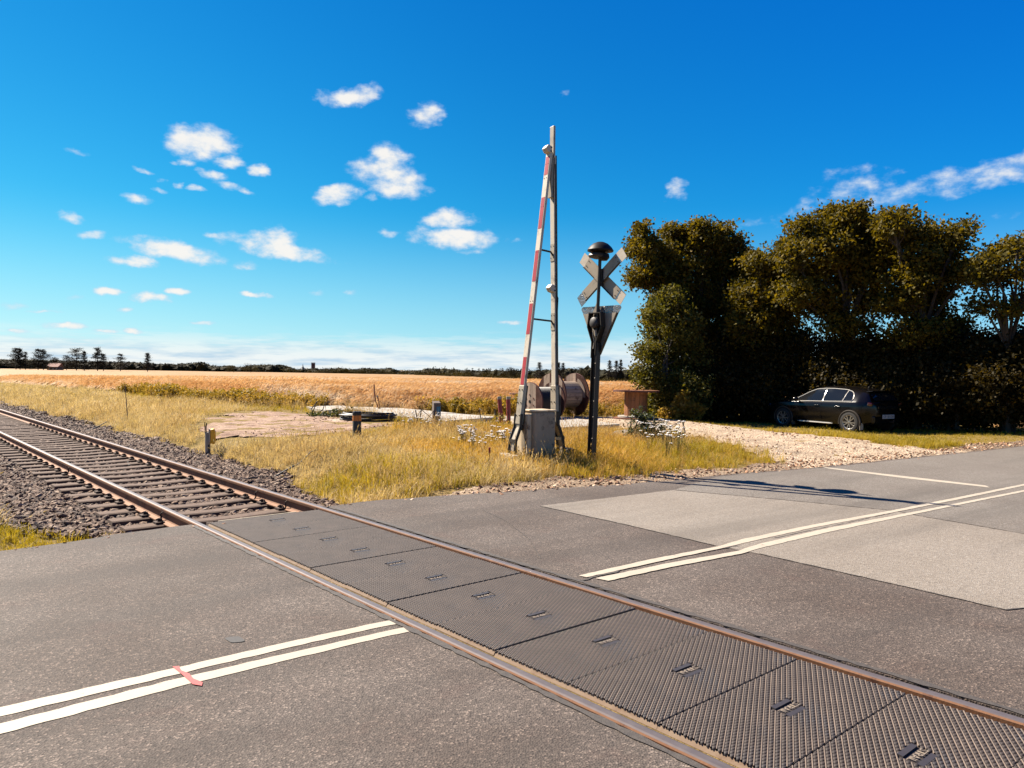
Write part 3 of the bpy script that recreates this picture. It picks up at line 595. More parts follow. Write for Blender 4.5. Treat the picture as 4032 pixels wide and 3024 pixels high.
# ------------------------------------------------------------ geometry-node scatter (for stuff only)
def scatter(name, mesh, protos, dmul, smin, smax, tilt=.15, seed=1, base_mat=None, lean=None, **k):
    o = link(name, mesh, base_mat); tag(o, **k)
    ng = bpy.data.node_groups.new(name+'_scatter', 'GeometryNodeTree'); N = ng.nodes; L = ng.links
    ng.interface.new_socket('Geometry', in_out='INPUT', socket_type='NodeSocketGeometry'); ng.interface.new_socket('Geometry', in_out='OUTPUT', socket_type='NodeSocketGeometry')
    gi = N.new('NodeGroupInput'); go = N.new('NodeGroupOutput')
    dp = N.new('GeometryNodeDistributePointsOnFaces'); dp.inputs['Seed'].default_value = seed
    at = N.new('GeometryNodeInputNamedAttribute'); at.data_type = 'FLOAT'; at.inputs['Name'].default_value = 'dens'
    mu = N.new('ShaderNodeMath'); mu.operation = 'MULTIPLY'; mu.inputs[1].default_value = dmul
    L.new(gi.outputs[0], dp.inputs['Mesh']); L.new(at.outputs['Attribute'], mu.inputs[0]); L.new(mu.outputs[0], dp.inputs['Density'])
    ip = N.new('GeometryNodeInstanceOnPoints'); L.new(dp.outputs['Points'], ip.inputs['Points'])
    jn = N.new('GeometryNodeJoinGeometry')
    for p in protos:
        oi = N.new('GeometryNodeObjectInfo'); oi.inputs['Object'].default_value = p; oi.inputs['As Instance'].default_value = True; L.new(oi.outputs['Geometry'], jn.inputs[0])
    L.new(jn.outputs[0], ip.inputs['Instance']); ip.inputs['Pick Instance'].default_value = True
    rv = N.new('FunctionNodeRandomValue'); rv.data_type = 'FLOAT_VECTOR'
    if lean: rv.inputs[0].default_value = (lean[0]-tilt, lean[1]-tilt, lean[2]); rv.inputs[1].default_value = (lean[0]+tilt, lean[1]+tilt, lean[3])
    else: rv.inputs[0].default_value = (-tilt, -tilt, 0); rv.inputs[1].default_value = (tilt, tilt, 6.283)
    L.new(rv.outputs[0], ip.inputs['Rotation'])
    rf = N.new('FunctionNodeRandomValue'); rf.data_type = 'FLOAT'; rf.inputs[2].default_value = smin; rf.inputs[3].default_value = smax
    sa = N.new('GeometryNodeInputNamedAttribute'); sa.data_type = 'FLOAT'; sa.inputs['Name'].default_value = 'size'
    m2 = N.new('ShaderNodeMath'); m2.operation = 'MULTIPLY'; L.new(rf.outputs[1], m2.inputs[0]); L.new(sa.outputs['Attribute'], m2.inputs[1])
    # size is read on the points, which carry it over from the mesh
    L.new(m2.outputs[0], ip.inputs['Scale'])
    if base_mat is not None:
        j2 = N.new('GeometryNodeJoinGeometry'); L.new(gi.outputs[0], j2.inputs[0]); L.new(ip.outputs[0], j2.inputs[0]); L.new(j2.outputs[0], go.inputs[0])
    else: L.new(ip.outputs[0], go.inputs[0])
    md = o.modifiers.new('scatter', 'NODES'); md.node_group = ng
    return o
def proto(me): return bpy.data.objects.new(me.name, me)   # never linked: only a shape for the scatter
def attr(me, name, vals):
    a = me.attributes.new(name, 'FLOAT', 'POINT'); a.data.foreach_set('value', np.asarray(vals, np.float32))
def region(name, box, step, dens, size, dz=0.):
    xs = np.arange(box[0], box[1], step); ys = np.arange(box[2], box[3], step)
    me = grid_mesh(name, xs, ys, lambda X, Y: H(X, Y)+dz, lambda x, y: dens(x, y) > .02)
    co = np.empty(len(me.vertices)*3, np.float32); me.vertices.foreach_get('co', co); co = co.reshape(-1, 3)
    attr(me, 'dens', dens(co[:, 0], co[:, 1])); attr(me, 'size', size(co[:, 0], co[:, 1])); return me
def tuft(name, n, h, rad, mat, seed, wid=.006, curl=.5, seg=3, heads=0, hl=.06, hw=.012, wind=(0, 0)):
    r = np.random.RandomState(seed); V = []; F = []
    for b in range(n):
        a = r.rand()*6.283; q = rad*math.sqrt(r.rand()); p = np.array([q*math.cos(a), q*math.sin(a), -.02]); hh = h*r.uniform(.45, 1.0)
        a2 = r.rand()*6.283; dr = np.array([math.cos(a2)+wind[0], math.sin(a2)+wind[1]]); c = curl*r.uniform(.15, 1); sd = np.array([-math.sin(a2), math.cos(a2)]); base = len(V); w = wid*r.uniform(.7, 1.3)
        for i in range(seg+1):
            t = i/seg; off = dr*c*hh*t*t; z = hh*t*(1-.35*c*t)
            ww = w*(1-t)**.7 if not (heads and b < heads) else w*.6
            cpt = p+np.array([off[0], off[1], z])
            V += [cpt-np.array([sd[0]*ww, sd[1]*ww, 0]), cpt+np.array([sd[0]*ww, sd[1]*ww, 0])]
            if i: F.append((base+2*i-2, base+2*i-1, base+2*i+1, base+2*i))
        if heads and b < heads:
            tip = cpt; dd = np.array([dr[0]*c, dr[1]*c, .75]); dd /= np.linalg.norm(dd)
            for s2 in (np.array([sd[0], sd[1], 0]), np.cross(dd, np.array([sd[0], sd[1], 0]))):
                b2 = len(V); V += [tip, tip+dd*hl*.4+s2*hw, tip+dd*hl, tip+dd*hl*.4-s2*hw]; F.append((b2, b2+1, b2+2, b2+3))
    me = np_mesh(name, V, F, True); me.materials.append(mat); return me

# ballast stones that cannot be told apart
def sleeper_free(x, y):
    d = x*W[0]+y*W[1]; s_ = x*U[0]+y*U[1]; ph = np.mod(s_-9.05+.3, .6)-.3
    return np.where((np.abs(d-DC) < 1.12) & (np.abs(ph) < .15) & (s_ < 40), np.where(np.abs(d-DC) < .85, .07, .55), 1.)*np.where(np.minimum(np.abs(d-D_NEAR+.036), np.abs(d-D_FAR-.036)) < .1, .1, 1.)
bm_me = region('loose_ballast', (-40, 2, 6, 46), .1, lambda x, y: bed_keep(x, y)*sleeper_free(x, y)*np.where(x*U[0]+y*U[1] < 17, 1., np.where(x*U[0]+y*U[1] < 28, .5, .22)), lambda x, y: np.where(x*U[0]+y*U[1] < 17, 1., np.where(x*U[0]+y*U[1] < 28, 1.1, 1.3)), .045)
scatter('loose_ballast', bm_me, [proto(m) for m in STONES], 400, .032, .062, .75, 3, label='loose brown ballast stones heaped between and beside the sleepers', kind='stuff')

# ------------------------------------------------------------ crossing deck
deck = thing('crossing_deck', 'black rubber lattice panels laid between the rails across the road', 'crossing deck', TP(4, DC, 0))
DO = np.array(deck.location); PW = .622; P0, P1 = D_NEAR+.062, D_FAR-.040
def pan_meshes():
    hw = PW/2-.0006; wid = P1-P0; m = MB()
    # slab with sloped lip at the near side: local x = across (0..wid), y = along
    sec = [(0, -.10), (wid, -.10), (wid, -.02), (wid-.015, -.008), (.02, -.008), (.004, -.03)]
    V = [(a, s*hw, b) for s in (-1, 1) for a, b in sec]; n = len(sec)
    m.add(V, [tuple(range(n))[::-1], tuple(range(n, 2*n))]+[(i, (i+1) % n, n+(i+1) % n, n+i) for i in range(n)])
    m.m = [0, 0]+[0, 0, 0, 0, 1, 1]
    slab = m
    c, s30 = math.cos(R(30)), math.sin(R(30)); sp = .0272
    e1 = np.array([c, s30]); n1 = np.array([-s30, c]); e2 = np.array([c, -s30]); n2 = np.array([s30, c])
    # rhombic cells between two families of lines 30 degrees either side of the across direction
    B = np.linalg.inv(np.array([n1, n2])); TV = []; TF = []; RV = []; RF = []
    lo = int(-2/sp); x0, x1, y0, y1 = .012, wid-.012, -hw+.0025, hw-.0025
    logo = lambda p: abs(p[0]-wid*.5-.25*p[1]) < .085 and abs(p[1]) < .062
    for i in range(-40, 60):
        for j in range(-40, 60):
            cen = B@(np.array([i+.5, j+.5])*sp)
            if not (x0-.01 < cen[0] < x1+.01 and y0-.01 < cen[1] < y1+.01) or logo(cen): continue
            q = []
            for (a, b) in ((0, 0), (1, 0), (1, 1), (0, 1)):
                ga = .11 if a == 0 else .86; gb = .06 if b == 0 else .90
                q.append(B@(np.array([i+ga, j+gb])*sp))
            q = [np.clip(p, (x0, y0), (x1, y1)) for p in q]; cc = sum(q)/4; b = len(TV)
            TV += [(p[0], p[1], -.0085) for p in q]+[(p[0]+(cc[0]-p[0])*.1, p[1]+(cc[1]-p[1])*.1, -.0005) for p in q]
            TF += [(b+4, b+5, b+6, b+7)]+[(b+k, b+(k+1) % 4, b+4+(k+1) % 4, b+4+k) for k in range(4)]
    # raised pale ribs along e1 (constant n1 coordinate)
    for i in range(-40, 60):
        seg = None
        ts = np.linspace(-1.2, 2.6, 360); pts = [n1*(i*sp)+e1*t for t in ts]; run = []
        def flush(run):
            if len(run) < 3: return
            b = len(RV); w = .0030
            for p in run: RV.extend([(*(p-n1*w*1.5), -.0085), (*(p-n1*w), .0012), (*(p+n1*w), .0012), (*(p+n1*w*1.5), -.0085)])
            for k in (0,):
                A, Z = b, len(RV)-4
                RF.extend([(A, A+1, Z+1, Z), (A+1, A+2, Z+2, Z+1), (A+2, A+3, Z+3, Z+2)])
        for p in pts:
            if x0 < p[0] < x1 and y0 < p[1] < y1 and not logo(p): run.append(p)
            else: flush([run[0], run[len(run)//2], run[-1]] if len(run) > 2 else []); run = []
        flush([run[0], run[len(run)//2], run[-1]] if len(run) > 2 else [])
    RVu = np.array(RV); tm = np_mesh('stud_field', TV, TF); rm = np_mesh('rib_field', RVu, RF)
    tm.materials.append(M_RUBBER); rm.materials.append(M_RIB)
    lg = MB()
    for sgn in (-1, 1):
        yb = sgn*.048
        poly = [(wid*.5+dx+.25*(yb+dy), yb+dy, -.0075) for dx, dy in ((-.075, -.0145), (.075, -.0145), (.075, .0145), (-.075, .0145))]; lg.prism(poly, (0, 0, .008))
    cu = bpy.data.curves.new('logo_text', 'FONT'); cu.body = 'STRAIL'; cu.size = .052; cu.extrude = .002; cu.align_x = 'CENTER'; cu.align_y = 'CENTER'
    tmp = bpy.data.objects.new('logo_text', cu); txt = bpy.data.meshes.new_from_object(tmp); bpy.data.objects.remove(tmp); txt.materials.clear(); txt.materials.append(M_LOGOT)
    return slab, tm, rm, lg, txt, wid
slab, tm, rm, lg, txt, PWID = pan_meshes()
pan0 = None; k = 0; s_ = S_END-PW/2
while s_ > -4.5:
    if pan0 is None:
        pan0 = slab.build('rubber_panel', [M_RUBBER, M_LIP], deck); lg0 = lg.build('logo_plate', M_LOGO, pan0); lgm = lg0.data; pan = pan0
    else:
        pan = link('rubber_panel', pan0.data, None, deck); link('logo_plate', lgm, None, pan)
    pan.location = TP(s_, P0, rs.uniform(-.004, .003))-DO; pan.rotation_euler = (rs.uniform(-.004, .004), rs.uniform(-.002, .002), TH)
    tag(link('stud_field', tm, None, pan), kind='stuff'); tag(link('rib_field', rm, None, pan), kind='stuff')
    tx = link('logo_lettering', txt, None, pan); tx.location = (PWID*.5, 0, -.002); tx.rotation_euler = (0, 0, math.pi)
    s_ -= PW; k += 1
m = MB(); m.bar(TP(S_END+.012, P0+.12, -.012)-DO, TP(S_END+.012, P1-.3, -.012)-DO, .02, .03); m.build('end_strip', simple('cream_strip', (.7, .6, .45), None, 9, .7), deck)
# groove floor of dusty dirt beside the rails
for a, b, lab in ((D_NEAR, P0+.004, 'near'), (P1-.004, D_FAR, 'far')):
    m = MB(); m.add([TP(-4.5, a-.02, -.045)-DO, TP(S_END, a-.02, -.045)-DO, TP(S_END, b+.02, -.045)-DO, TP(-4.5, b+.02, -.045)-DO], [(0, 1, 2, 3)]); m.build('groove_filler', M_LIP, deck)
exec_marker = 0

# ------------------------------------------------------------ more materials
M_ALU = simple('boom_white', (.84, .77, .66), (.66, .59, .49), 3, .5, .0, .12, 60, .002, (1, 1, .25), (.36, .3, .25), 5)
M_RED = simple('boom_red', (.55, .018, .022), (.43, .016, .02), 8, .42, 0, .08)
M_GALV = simple('galvanised', (.60, .53, .43), (.48, .415, .33), 4, .48, .25, .15, 40, .002, None, (.33, .29, .24), 4)
M_CAB = simple('cabinet_paint', (.56, .44, .31), (.45, .34, .23), 3, .7, 0, .25, 30, .003, (1.5, 1.5, .5), (.13, .095, .07), 7)
M_CABL = simple('cabinet_sunlit', (.85, .72, .52), (.68, .54, .37), 3, .7, 0, .2, 30, .003, None, (.2, .11, .06), 6)  # paler copy of the cabinet paint: sunlight on the side painted in
M_DARK = simple('dark_steel', (.040, .030, .022), (.065, .05, .038), 8, .55, .3, .2, 50, .002)
M_BLACK = simple('black_plastic', (.014, .011, .009), (.022, .018, .015), 10, .5, 0, .1, spec=.15)
M_CONC = simple('concrete', (.6, .53, .44), (.45, .39, .32), 5, .9, 0, .5, 35, .006, None, (.2, .17, .14), 4)
M_SLAB = simple('slab_concrete', (.54, .515, .48), (.44, .42, .385), 2, .85, 0, .3, 30, .004, None, (.4, .37, .33), 1.5)
M_LAMPW = simple('lamp_housing', (.85, .77, .66), (.7, .62, .52), 14, .5, 0, .1)
M_SIGNB = simple('sign_back', (.56, .48, .39), (.45, .38, .30), 4, .5, .35, .12, 30, .002, None, (.27, .245, .215), 4)
M_FOIL = simple('foil', (.66, .66, .68), (.45, .45, .48), 5, .22, .75, .8, 8, .02, (1, 1, 3))
M_WOODG = simple('weathered_wood', (.56, .43, .34), (.40, .29, .22), 2.5, .9, 0, .5, 30, .004, (2, 14, 1.2), (.2, .12, .085), 4, rnd=.35)
M_WOODO = simple('new_wood', (.46, .19, .065), (.34, .125, .04), 3, .75, 0, .4, 30, .003, (12, 12, .8), (.2, .075, .03), 5, rnd=.35)
M_RIMR = simple('drum_rim', (.2, .07, .045), (.13, .045, .03), 6, .7, .2, .3)
M_CABLE = simple('black_cable', (.014, .011, .009), (.022, .018, .015), 10, .55, 0, .1)
M_ORBAND = simple('orange_band', (.85, .27, .02), (.7, .22, .02), 10, .5, 0, .1)
M_YBOX = simple('yellow_box', (1.5, .72, .012), (1.3, .6, .01), 5, .5, 0, .1)
M_PIPE = simple('red_pipe', (.42, .03, .035), (.33, .025, .03), 5, .45, 0, .1)
M_PIPEB = simple('brown_pipe', (.33, .085, .035), (.25, .06, .03), 5, .5, 0, .1)
M_POSTW = simple('grey_timber', (.27, .215, .19), (.18, .14, .125), 6, .9, 0, .6, 30, .006, (8, 8, .8))
M_BLUE = simple('blue_plate', (.02, .19, .36), (.03, .24, .42), 14, .5, 0, .1)

# ------------------------------------------------------------ barrier
def zpx(y, Y, hz=1463): return CAMH+(hz-y)*Y/FPX
BG = Hf(.41, 13.35)
bar = thing('crossing_barrier', 'raised level crossing barrier with red and white striped boom and grey cabinet', 'barrier', (.41, 13.35, BG), R(30))
def bz(z): return z-BG
LB, LT = (-.33, .80), (.245, 5.50)                        # left boom foot and top (local x, world z)
def lx(z): return LB[0]+(LT[0]-LB[0])*(z-LB[1])/(LT[1]-LB[1])
def rx(z): return .405+(.315-.405)*(z-.8)/(5.5-.8)
m = MB(); m.bar((lx(.95), 0, bz(.95)), (lx(5.5), 0, bz(5.5)), .145, .048, (1, 0, 0)); lb = m.build('boom', M_ALU, bar, bevel=.006)
for y0, y1 in ((1407,1517),(1194,1316),(981,1105),(767,893),(602,676)):
    za, zb = zpx(y1, 13.15), zpx(y0, 13.15); m = MB(); m.bar((lx(za)-.0255, 0, bz(za)), (lx(zb)-.0255, 0, bz(zb)), .108, .004, (1, 0, 0)); m.build('red_stripe', M_RED, lb)
for zz in (1.75, 2.9, 3.75, 4.55, 5.05, 5.3):
    for dy in (-.035, .035):
        m = MB(); m.tube([(lx(zz)-.03, dy, bz(zz)), (lx(zz)-.022, dy, bz(zz))], .008, 6); m.build('bolt', M_DARK, lb)
m = MB(); m.bar((rx(.95), 0, bz(.95)), (rx(5.45), 0, bz(5.45)), .13, .05, (1, 0, 0)); rb = m.build('boom', M_ALU, bar, bevel=.006)
m = MB(); m.bar((rx(1.)+.029, 0, bz(1.)), (rx(5.45)+.029, 0, bz(5.45)), .15, .006, (1, 0, 0)); m.build('edge_strip', M_DARK, rb)
m = MB(); m.bar((rx(1.)+.004, -.068, bz(1.0)), (rx(5.3)+.004, -.068, bz(5.3)), .018, .006, (0, 1, 0)); m.build('edge_strip', M_DARK, rb)
# joint plates where the booms meet, and the tip
m = MB(); m.bar((.275, 0, bz(4.72)), (.275, 0, bz(5.46)), .11, .05, (1, 0, 0))
for q in range(3): m.bar((.25+.025*q, -.058, bz(4.72)), (.262+.02*q, -.058, bz(5.4)), .012, .008, (0, 1, 0))
m.build('joint_plate', M_GALV, bar, bevel=.004)
m = MB(); m.bar((.315, .01, bz(5.4)), (.315, .01, bz(5.97)), .12, .04, (1, 0, 0)); m.build('tip', M_GALV, bar, bevel=.005)
# cross struts between the booms
for zz, w0 in ((zpx(985, 13.3), 0), (zpx(1260, 13.3), 0)):
    m = MB(); m.tube([(lx(zz)+.02, 0, bz(zz+.015)), (rx(zz)-.06, 0, bz(zz-.01)), (rx(zz)-.03, -.01, bz(zz-.06)), (rx(zz)-.02, -.05, bz(zz-.1))], .017, 8); m.build('strut', M_DARK, bar, True)
    m = MB(); m.box((rx(zz)-.027, 0, bz(zz-.02)), (.008, .12, .3)); pl = m.build('strut_plate', M_GALV, bar)
    for a in (-.11, .09):
        for dy in (-.04, .04): q = MB(); q.tube([(rx(zz)-.037, dy, bz(zz+a)), (rx(zz)-.03, dy, bz(zz+a))], .008, 6); q.build('bolt', M_DARK, pl)
# two white lamps
for xx, zz in ((lx(5.62)-.05, zpx(580, 13.2)), (rx(2.9)-.055, zpx(1135, 13.3))):
    m = MB(); m.prism([(xx+.05, -.075, bz(zz-.075)), (xx-.045, -.075, bz(zz-.045)), (xx-.085, -.075, bz(zz+.02)), (xx-.03, -.075, bz(zz+.085)), (xx+.04, -.075, bz(zz+.06))], (0, .14, 0)); lm = m.build('lamp', M_LAMPW, bar, bevel=.012)
    m = MB(); m.tube([(xx+.02, -.085, bz(zz-.03)), (xx+.02, -.075, bz(zz-.03))], .014, 8); m.tube([(xx+.03, -.085, bz(zz+.035)), (xx+.03, -.075, bz(zz+.035))], .012, 8); m.build('lamp_screw', M_DARK, lm)
    m = MB(); m.bar((xx+.05, -.04, bz(zz-.06)), (xx+.1, -.04, bz(zz-.2)), .012, .012); m.tube([(xx+.05, -.07, bz(zz-.05)), (xx+.09, -.08, bz(zz-.16)), (xx+.08, -.075, bz(zz-.45)), (xx+.085, -.07, bz(zz-.9))], .006, 6); m.build('lamp_cable', M_DARK, lm)
# sleeves with bolts
for fx, xs, lab in ((lx, -.0, 'l'), (rx, 0, 'r')):
    za, zb = .78, zpx(1520, 13.2); m = MB(); m.bar((fx(za), 0, bz(za)), (fx(zb), 0, bz(zb)), .172, .066, (1, 0, 0)); sv = m.build('sleeve', M_GALV, bar, bevel=.008)
    m = MB(); m.bar((fx(za)+.038, -.06, bz(za)), (fx(zb)+.038, -.06, bz(zb)), .06, .02, (1, 0, 0)); m.build('sleeve_edge', M_DARK, sv)
    for zz in (.93, 1.15, 1.37):
        for dy in (-.05, .05): q = MB(); q.tube([(fx(zz)-.047, dy, bz(zz)), (fx(zz)-.03, dy, bz(zz))], .011, 6); q.build('bolt', M_DARK, sv)
# bent crank arms of channel section
for sg, pts in ((-1, [(-.42, .16), (-.45, .34), (-.43, .52), (-.345, .72), (-.325, .95)]), (1, [(.52, .16), (.545, .36), (.52, .54), (.43, .74), (.405, .98)])):
    arm = MB()
    for a, b in zip(pts[:-1], pts[1:]):
        arm.bar((a[0], 0, bz(a[1])), (b[0], 0, bz(b[1])), .19, .016, (1, 0, 0))
    ao = arm.build('crank_arm', M_GALV, bar, bevel=.003)
    for dy in (-.1, .1):
        fl = MB()
        for a, b in zip(pts[:-1], pts[1:]): fl.bar((a[0]-.012, dy, bz(a[1]-.01)), (b[0]-.012, dy, bz(b[1]+.01)), .018, .05, (1, 0, 0))
        fl.build('flange', M_DARK, ao)
    m = MB(); m.bar((pts[2][0]-.012, -.095, bz(.5)), (pts[2][0]-.012, .095, bz(.5)), .05, .05); m.build('spacer', M_DARK, ao)
# counterweights
m = MB(); m.box((-.52, .0, bz(.14)), (.13, .5, .27)); m.build('counterweight', M_CONC, bar, bevel=.02)
m = MB(); m.box((.60, -.02, bz(.19)), (.14, .42, .3)); m.build('counterweight', M_DARK, bar, bevel=.02)
# cabinet
m = MB(); m.box((.055, -.02, bz(.62)), (.43, .46, .77)); cb = m.build('cabinet', M_CAB, bar, bevel=.045, seg=4)
m = MB(); m.box((-.205, .02, bz(.58)), (.09, .36, .74)); m.build('side_cover', M_CABL, cb, bevel=.02)
m = MB(); m.box((.055, -.02, bz(1.012)), (.46, .48, .03)); m.build('cabinet_lid', M_CABL, cb, bevel=.012)
m = MB(); m.box((-.255, -.03, bz(.56)), (.012, .12, .5)); m.build('cover_strip', M_SIGNB, cb, bevel=.003)
m = MB(); m.tube([(-.30, 0, bz(.72)), (.38, 0, bz(.72))], .05, 14); m.build('pivot_shaft', M_DARK, bar, True)
m = MB(); m.box((-.2, -.12, bz(.26)), (.16, .1, .05)); m.box((-.22, -.12, bz(.21)), (.12, .06, .09)); m.build('latch', M_DARK, cb, bevel=.006)
m = MB(); m.box((.05, 0, bz(.205)), (.52, .42, .07)); 
for x in (-.15, .25):
    for y in (-.15, .15): m.box((x, y, bz(.05)), (.07, .07, .3))
m.build('base_frame', M_DARK, bar)

# ------------------------------------------------------------ signal post
SX, SY = 1.385, 13.32; SG = Hf(SX, SY)
sig = thing('crossing_signal', 'dark crossing signal post with diagonal cross, triangular lamp board and domed bell', 'signal', (SX, SY, SG), rot=(0, R(1.9), 0))
ca, sa = math.cos(math.atan2(TD[1], TD[0])), math.sin(math.atan2(TD[1], TD[0]))
RZM = Matrix.Rotation(math.atan2(TD[1], TD[0]), 3, 'Z')
def sv_(x, y, z): return RZM @ Vector((x, y, z))          # x = towards the traffic side (away), y = across, local
def sz(y): return zpx(y, 13.3)-SG
m = MB(); zt = sz(1375)
for (x, y, a, b) in ((0, -.058, .10, .012), (0, .058, .10, .012), (.0, 0, .012, .116)):
    m.prism([sv_(x-a/2, y-b/2, -.2), sv_(x+a/2, y-b/2, -.2), sv_(x+a/2, y+b/2, -.2), sv_(x-a/2, y+b/2, -.2)], (0, 0, zt+.2+(.12 if y < 0 else (.0 if y > 0 else .06))))
pst = m.build('post', M_DARK, sig, bevel=.003)
for y in (1430, 1487, 1578, 1640, 1725):
    q = MB(); q.tube([sv_(-.056, -.05, sz(y)), sv_(-.045, -.05, sz(y))], .009, 8); q.build('rivet', M_LAMPW, pst)
m = MB(); m.tube([sv_(0, 0, zt-.25), sv_(0, 0, sz(1020))], .03, 10); m.bar(sv_(.01, -.035, zt), sv_(.01, -.035, sz(1080)), .02, .03); m.build('upper_pole', M_DARK, sig, True)
# diagonal cross seen from the back
zc = sz(1092); cr = MB(); sgns = []
for sg in (-1, 1):
    a = R(37)*sg; L2 = .665; w = .105
    for h0, h1, mat_, nm in ((-L2+.16, L2-.16, M_SIGNB, 'cross_arm'),):
        d = Vector((0, math.cos(a), math.sin(a))); n = Vector((0, -math.sin(a), math.cos(a))); x0 = .05+.012*sg
        P = [d*h0-n*w, d*h1-n*w, d*h1+n*w, d*h0+n*w]; m = MB(); m.prism([sv_(x0, p.y, p.z+zc) for p in P], sv_(.008, 0, 0)); ob = m.build(nm, M_SIGNB, sig)
        e = MB(); e.prism([sv_(x0-.03, p.y, p.z+zc) for p in (d*h0-n*w, d*h1-n*w, d*h1-n*(w-.008), d*h0-n*(w-.008))], sv_(.03, 0, 0)); e.build('arm_edge', M_DARK, ob)
        for s2 in (-1, 1):
            P = [d*(s2*(L2-.155))-n*w, d*(s2*L2)-n*w+d*s2*.0, d*(s2*(L2-.0))+n*w*.96, d*(s2*(L2-.155))+n*w]; t = MB(); t.prism([sv_(x0+.006, p.y, p.z+zc) for p in P], sv_(.006, 0, 0)); t.build('arm_tip', M_FOIL if (s2 > 0 and sg < 0) else M_LAMPW, ob)
            for q2 in (-.05, .05):
                b = MB(); pc = d*(s2*(L2-.2))+n*q2; b.tube([sv_(x0-.012, pc.y, pc.z+zc), sv_(x0, pc.y, pc.z+zc)], .008, 6); b.build('bolt', M_DARK, ob)
m = MB(); m.box(sv_(.03, -.03, zc), (.05, .05, .3), RZM); m.build('cross_bracket', M_DARK, sig)
# bell: domed hood over a dish
m = MB(); zb = sz(985); prof = [(.001, .145), (.06, .14), (.13, .11), (.19, .055), (.228, .0), (.222, -.022), (.16, -.035), (.10, -.03), (.06, -.05)]
m.lathe(prof, 28, (0, 0, zb)); bell = m.build('bell_hood', M_BLACK, sig, True)
m = MB(); m.lathe([(.05, .0), (.10, -.02), (.15, -.045), (.165, -.08), (.15, -.105), (.06, -.13), (.001, -.13)], 26, sv_(-.03, .03, zb-.02)); m.build('bell_dish', simple('dish', (.07, .06, .052), (.12, .1, .085), 5, .45, .3), bell, True)
m = MB(); m.lathe([(.04, 0), (.09, -.02), (.10, -.08), (.06, -.13), (.001, -.13)], 18, sv_(.02, -.07, zb-.05)); m.build('bell_motor', M_BLACK, bell, True)
# triangular board with lamp
ztt, ztb = sz(1203), sz(1402); hw = .49
tri = [(-hw, ztt), (hw, ztt), (.045, ztb+.03), (-.045, ztb+.03)]
tb = MB(); fz = ztt-.125; wl = hw-.065
tb.prism([sv_(.06, y, z) for y, z in ((-wl, fz), (wl, fz), (.045, ztb+.03), (-.045, ztb+.03))], sv_(.012, 0, 0)); board = tb.build('board', M_SIGNB, sig)
t2 = MB(); pts = []
for (cx, cz, a0, a1) in ((-hw+.05, ztt-.05, 180, 90), (hw-.05, ztt-.05, 90, 0)):
    for a in np.linspace(a0, a1, 5): pts.append((cx+.05*math.cos(R(a)), cz+.05*math.sin(R(a))))
pts += [(wl+.012, fz+.0), (-wl-.012, fz+.0)]
t2.prism([sv_(.066, y, z) for y, z in pts], sv_(.01, 0, 0)); t2.build('foil_strip', M_FOIL, board)
e = MB(); e.bar(sv_(.05, -wl-.004, fz), sv_(.05, -.045, ztb+.03), .012, .05, sv_(1, 0, 0)); e.build('board_edge', M_DARK, board)
e = MB(); e.bar(sv_(.07, wl+.004, fz), sv_(.07, .045, ztb+.03), .012, .02, sv_(1, 0, 0)); e.build('board_edge', M_GALV, board)
p = MB(); p.prism([sv_(.02, y, z) for y, z in ((.05, ztt+.08), (.15, fz), (-.05, fz))], sv_(.02, 0, 0)); p.build('gusset', M_SIGNB, sig)
fr = MB(); fp = [(.155, fz), (.185, fz-.24), (.06, fz-.5), (.06, ztb-.03)]; fq = [(-.12, fz), (-.155, fz-.24), (-.04, fz-.5), (-.04, ztb+.02)]
for L_ in (fp, fq):
    for a, b in zip(L_[:-1], L_[1:]): fr.bar(sv_(-.01, a[0], a[1]), sv_(-.01, b[0], b[1]), .012, .11, sv_(1, 0, 0))
fr.bar(sv_(-.01, .155, fz), sv_(-.01, -.12, fz), .11, .012, (0, 0, 1)); fr.build('lamp_frame', M_DARK, sig)
bk = MB(); bk.prism([sv_(.052, y, z) for y, z in ((.145, fz), (.175, fz-.24), (.06, fz-.5), (-.04, fz-.5), (-.145, fz-.24), (-.11, fz))], sv_(.004, 0, 0)); bk.build('lamp_recess', M_BLACK, sig)
rot_l = RZM @ Matrix.Rotation(R(-90), 3, 'Y'); lp = MB(); lp.lathe([(.001, .10), (.07, .098), (.092, .08), (.1, 0.), (.1, -.04)], 24, sv_(-.005, .01, fz-.17), rot_l); lamp = lp.build('lamp', simple('lamp_back', (.04, .036, .038), (.05, .046, .048), 20, .6), sig, True)
vs_ = MB(); vs_.lathe([(.11, 0), (.115, .2), (.108, .2), (.1, 0)], 20, sv_(.075, 0, fz-.17), RZM @ Matrix.Rotation(R(90), 3, 'Y')); vs_.build('visor', M_BLACK, lamp, True)
cbm = MB(); cbm.tube([sv_(-.06, .02, fz-.28), sv_(-.07, .03, fz-.36), sv_(-.05, .0, fz-.5), sv_(-.06, .01, fz-.62)], .011, 6); cbm.tube([sv_(-.06, -.02, fz-.3), sv_(-.05, -.03, fz-.4)], .026, 8); cbm.build('lamp_cable', M_GALV, sig, True)

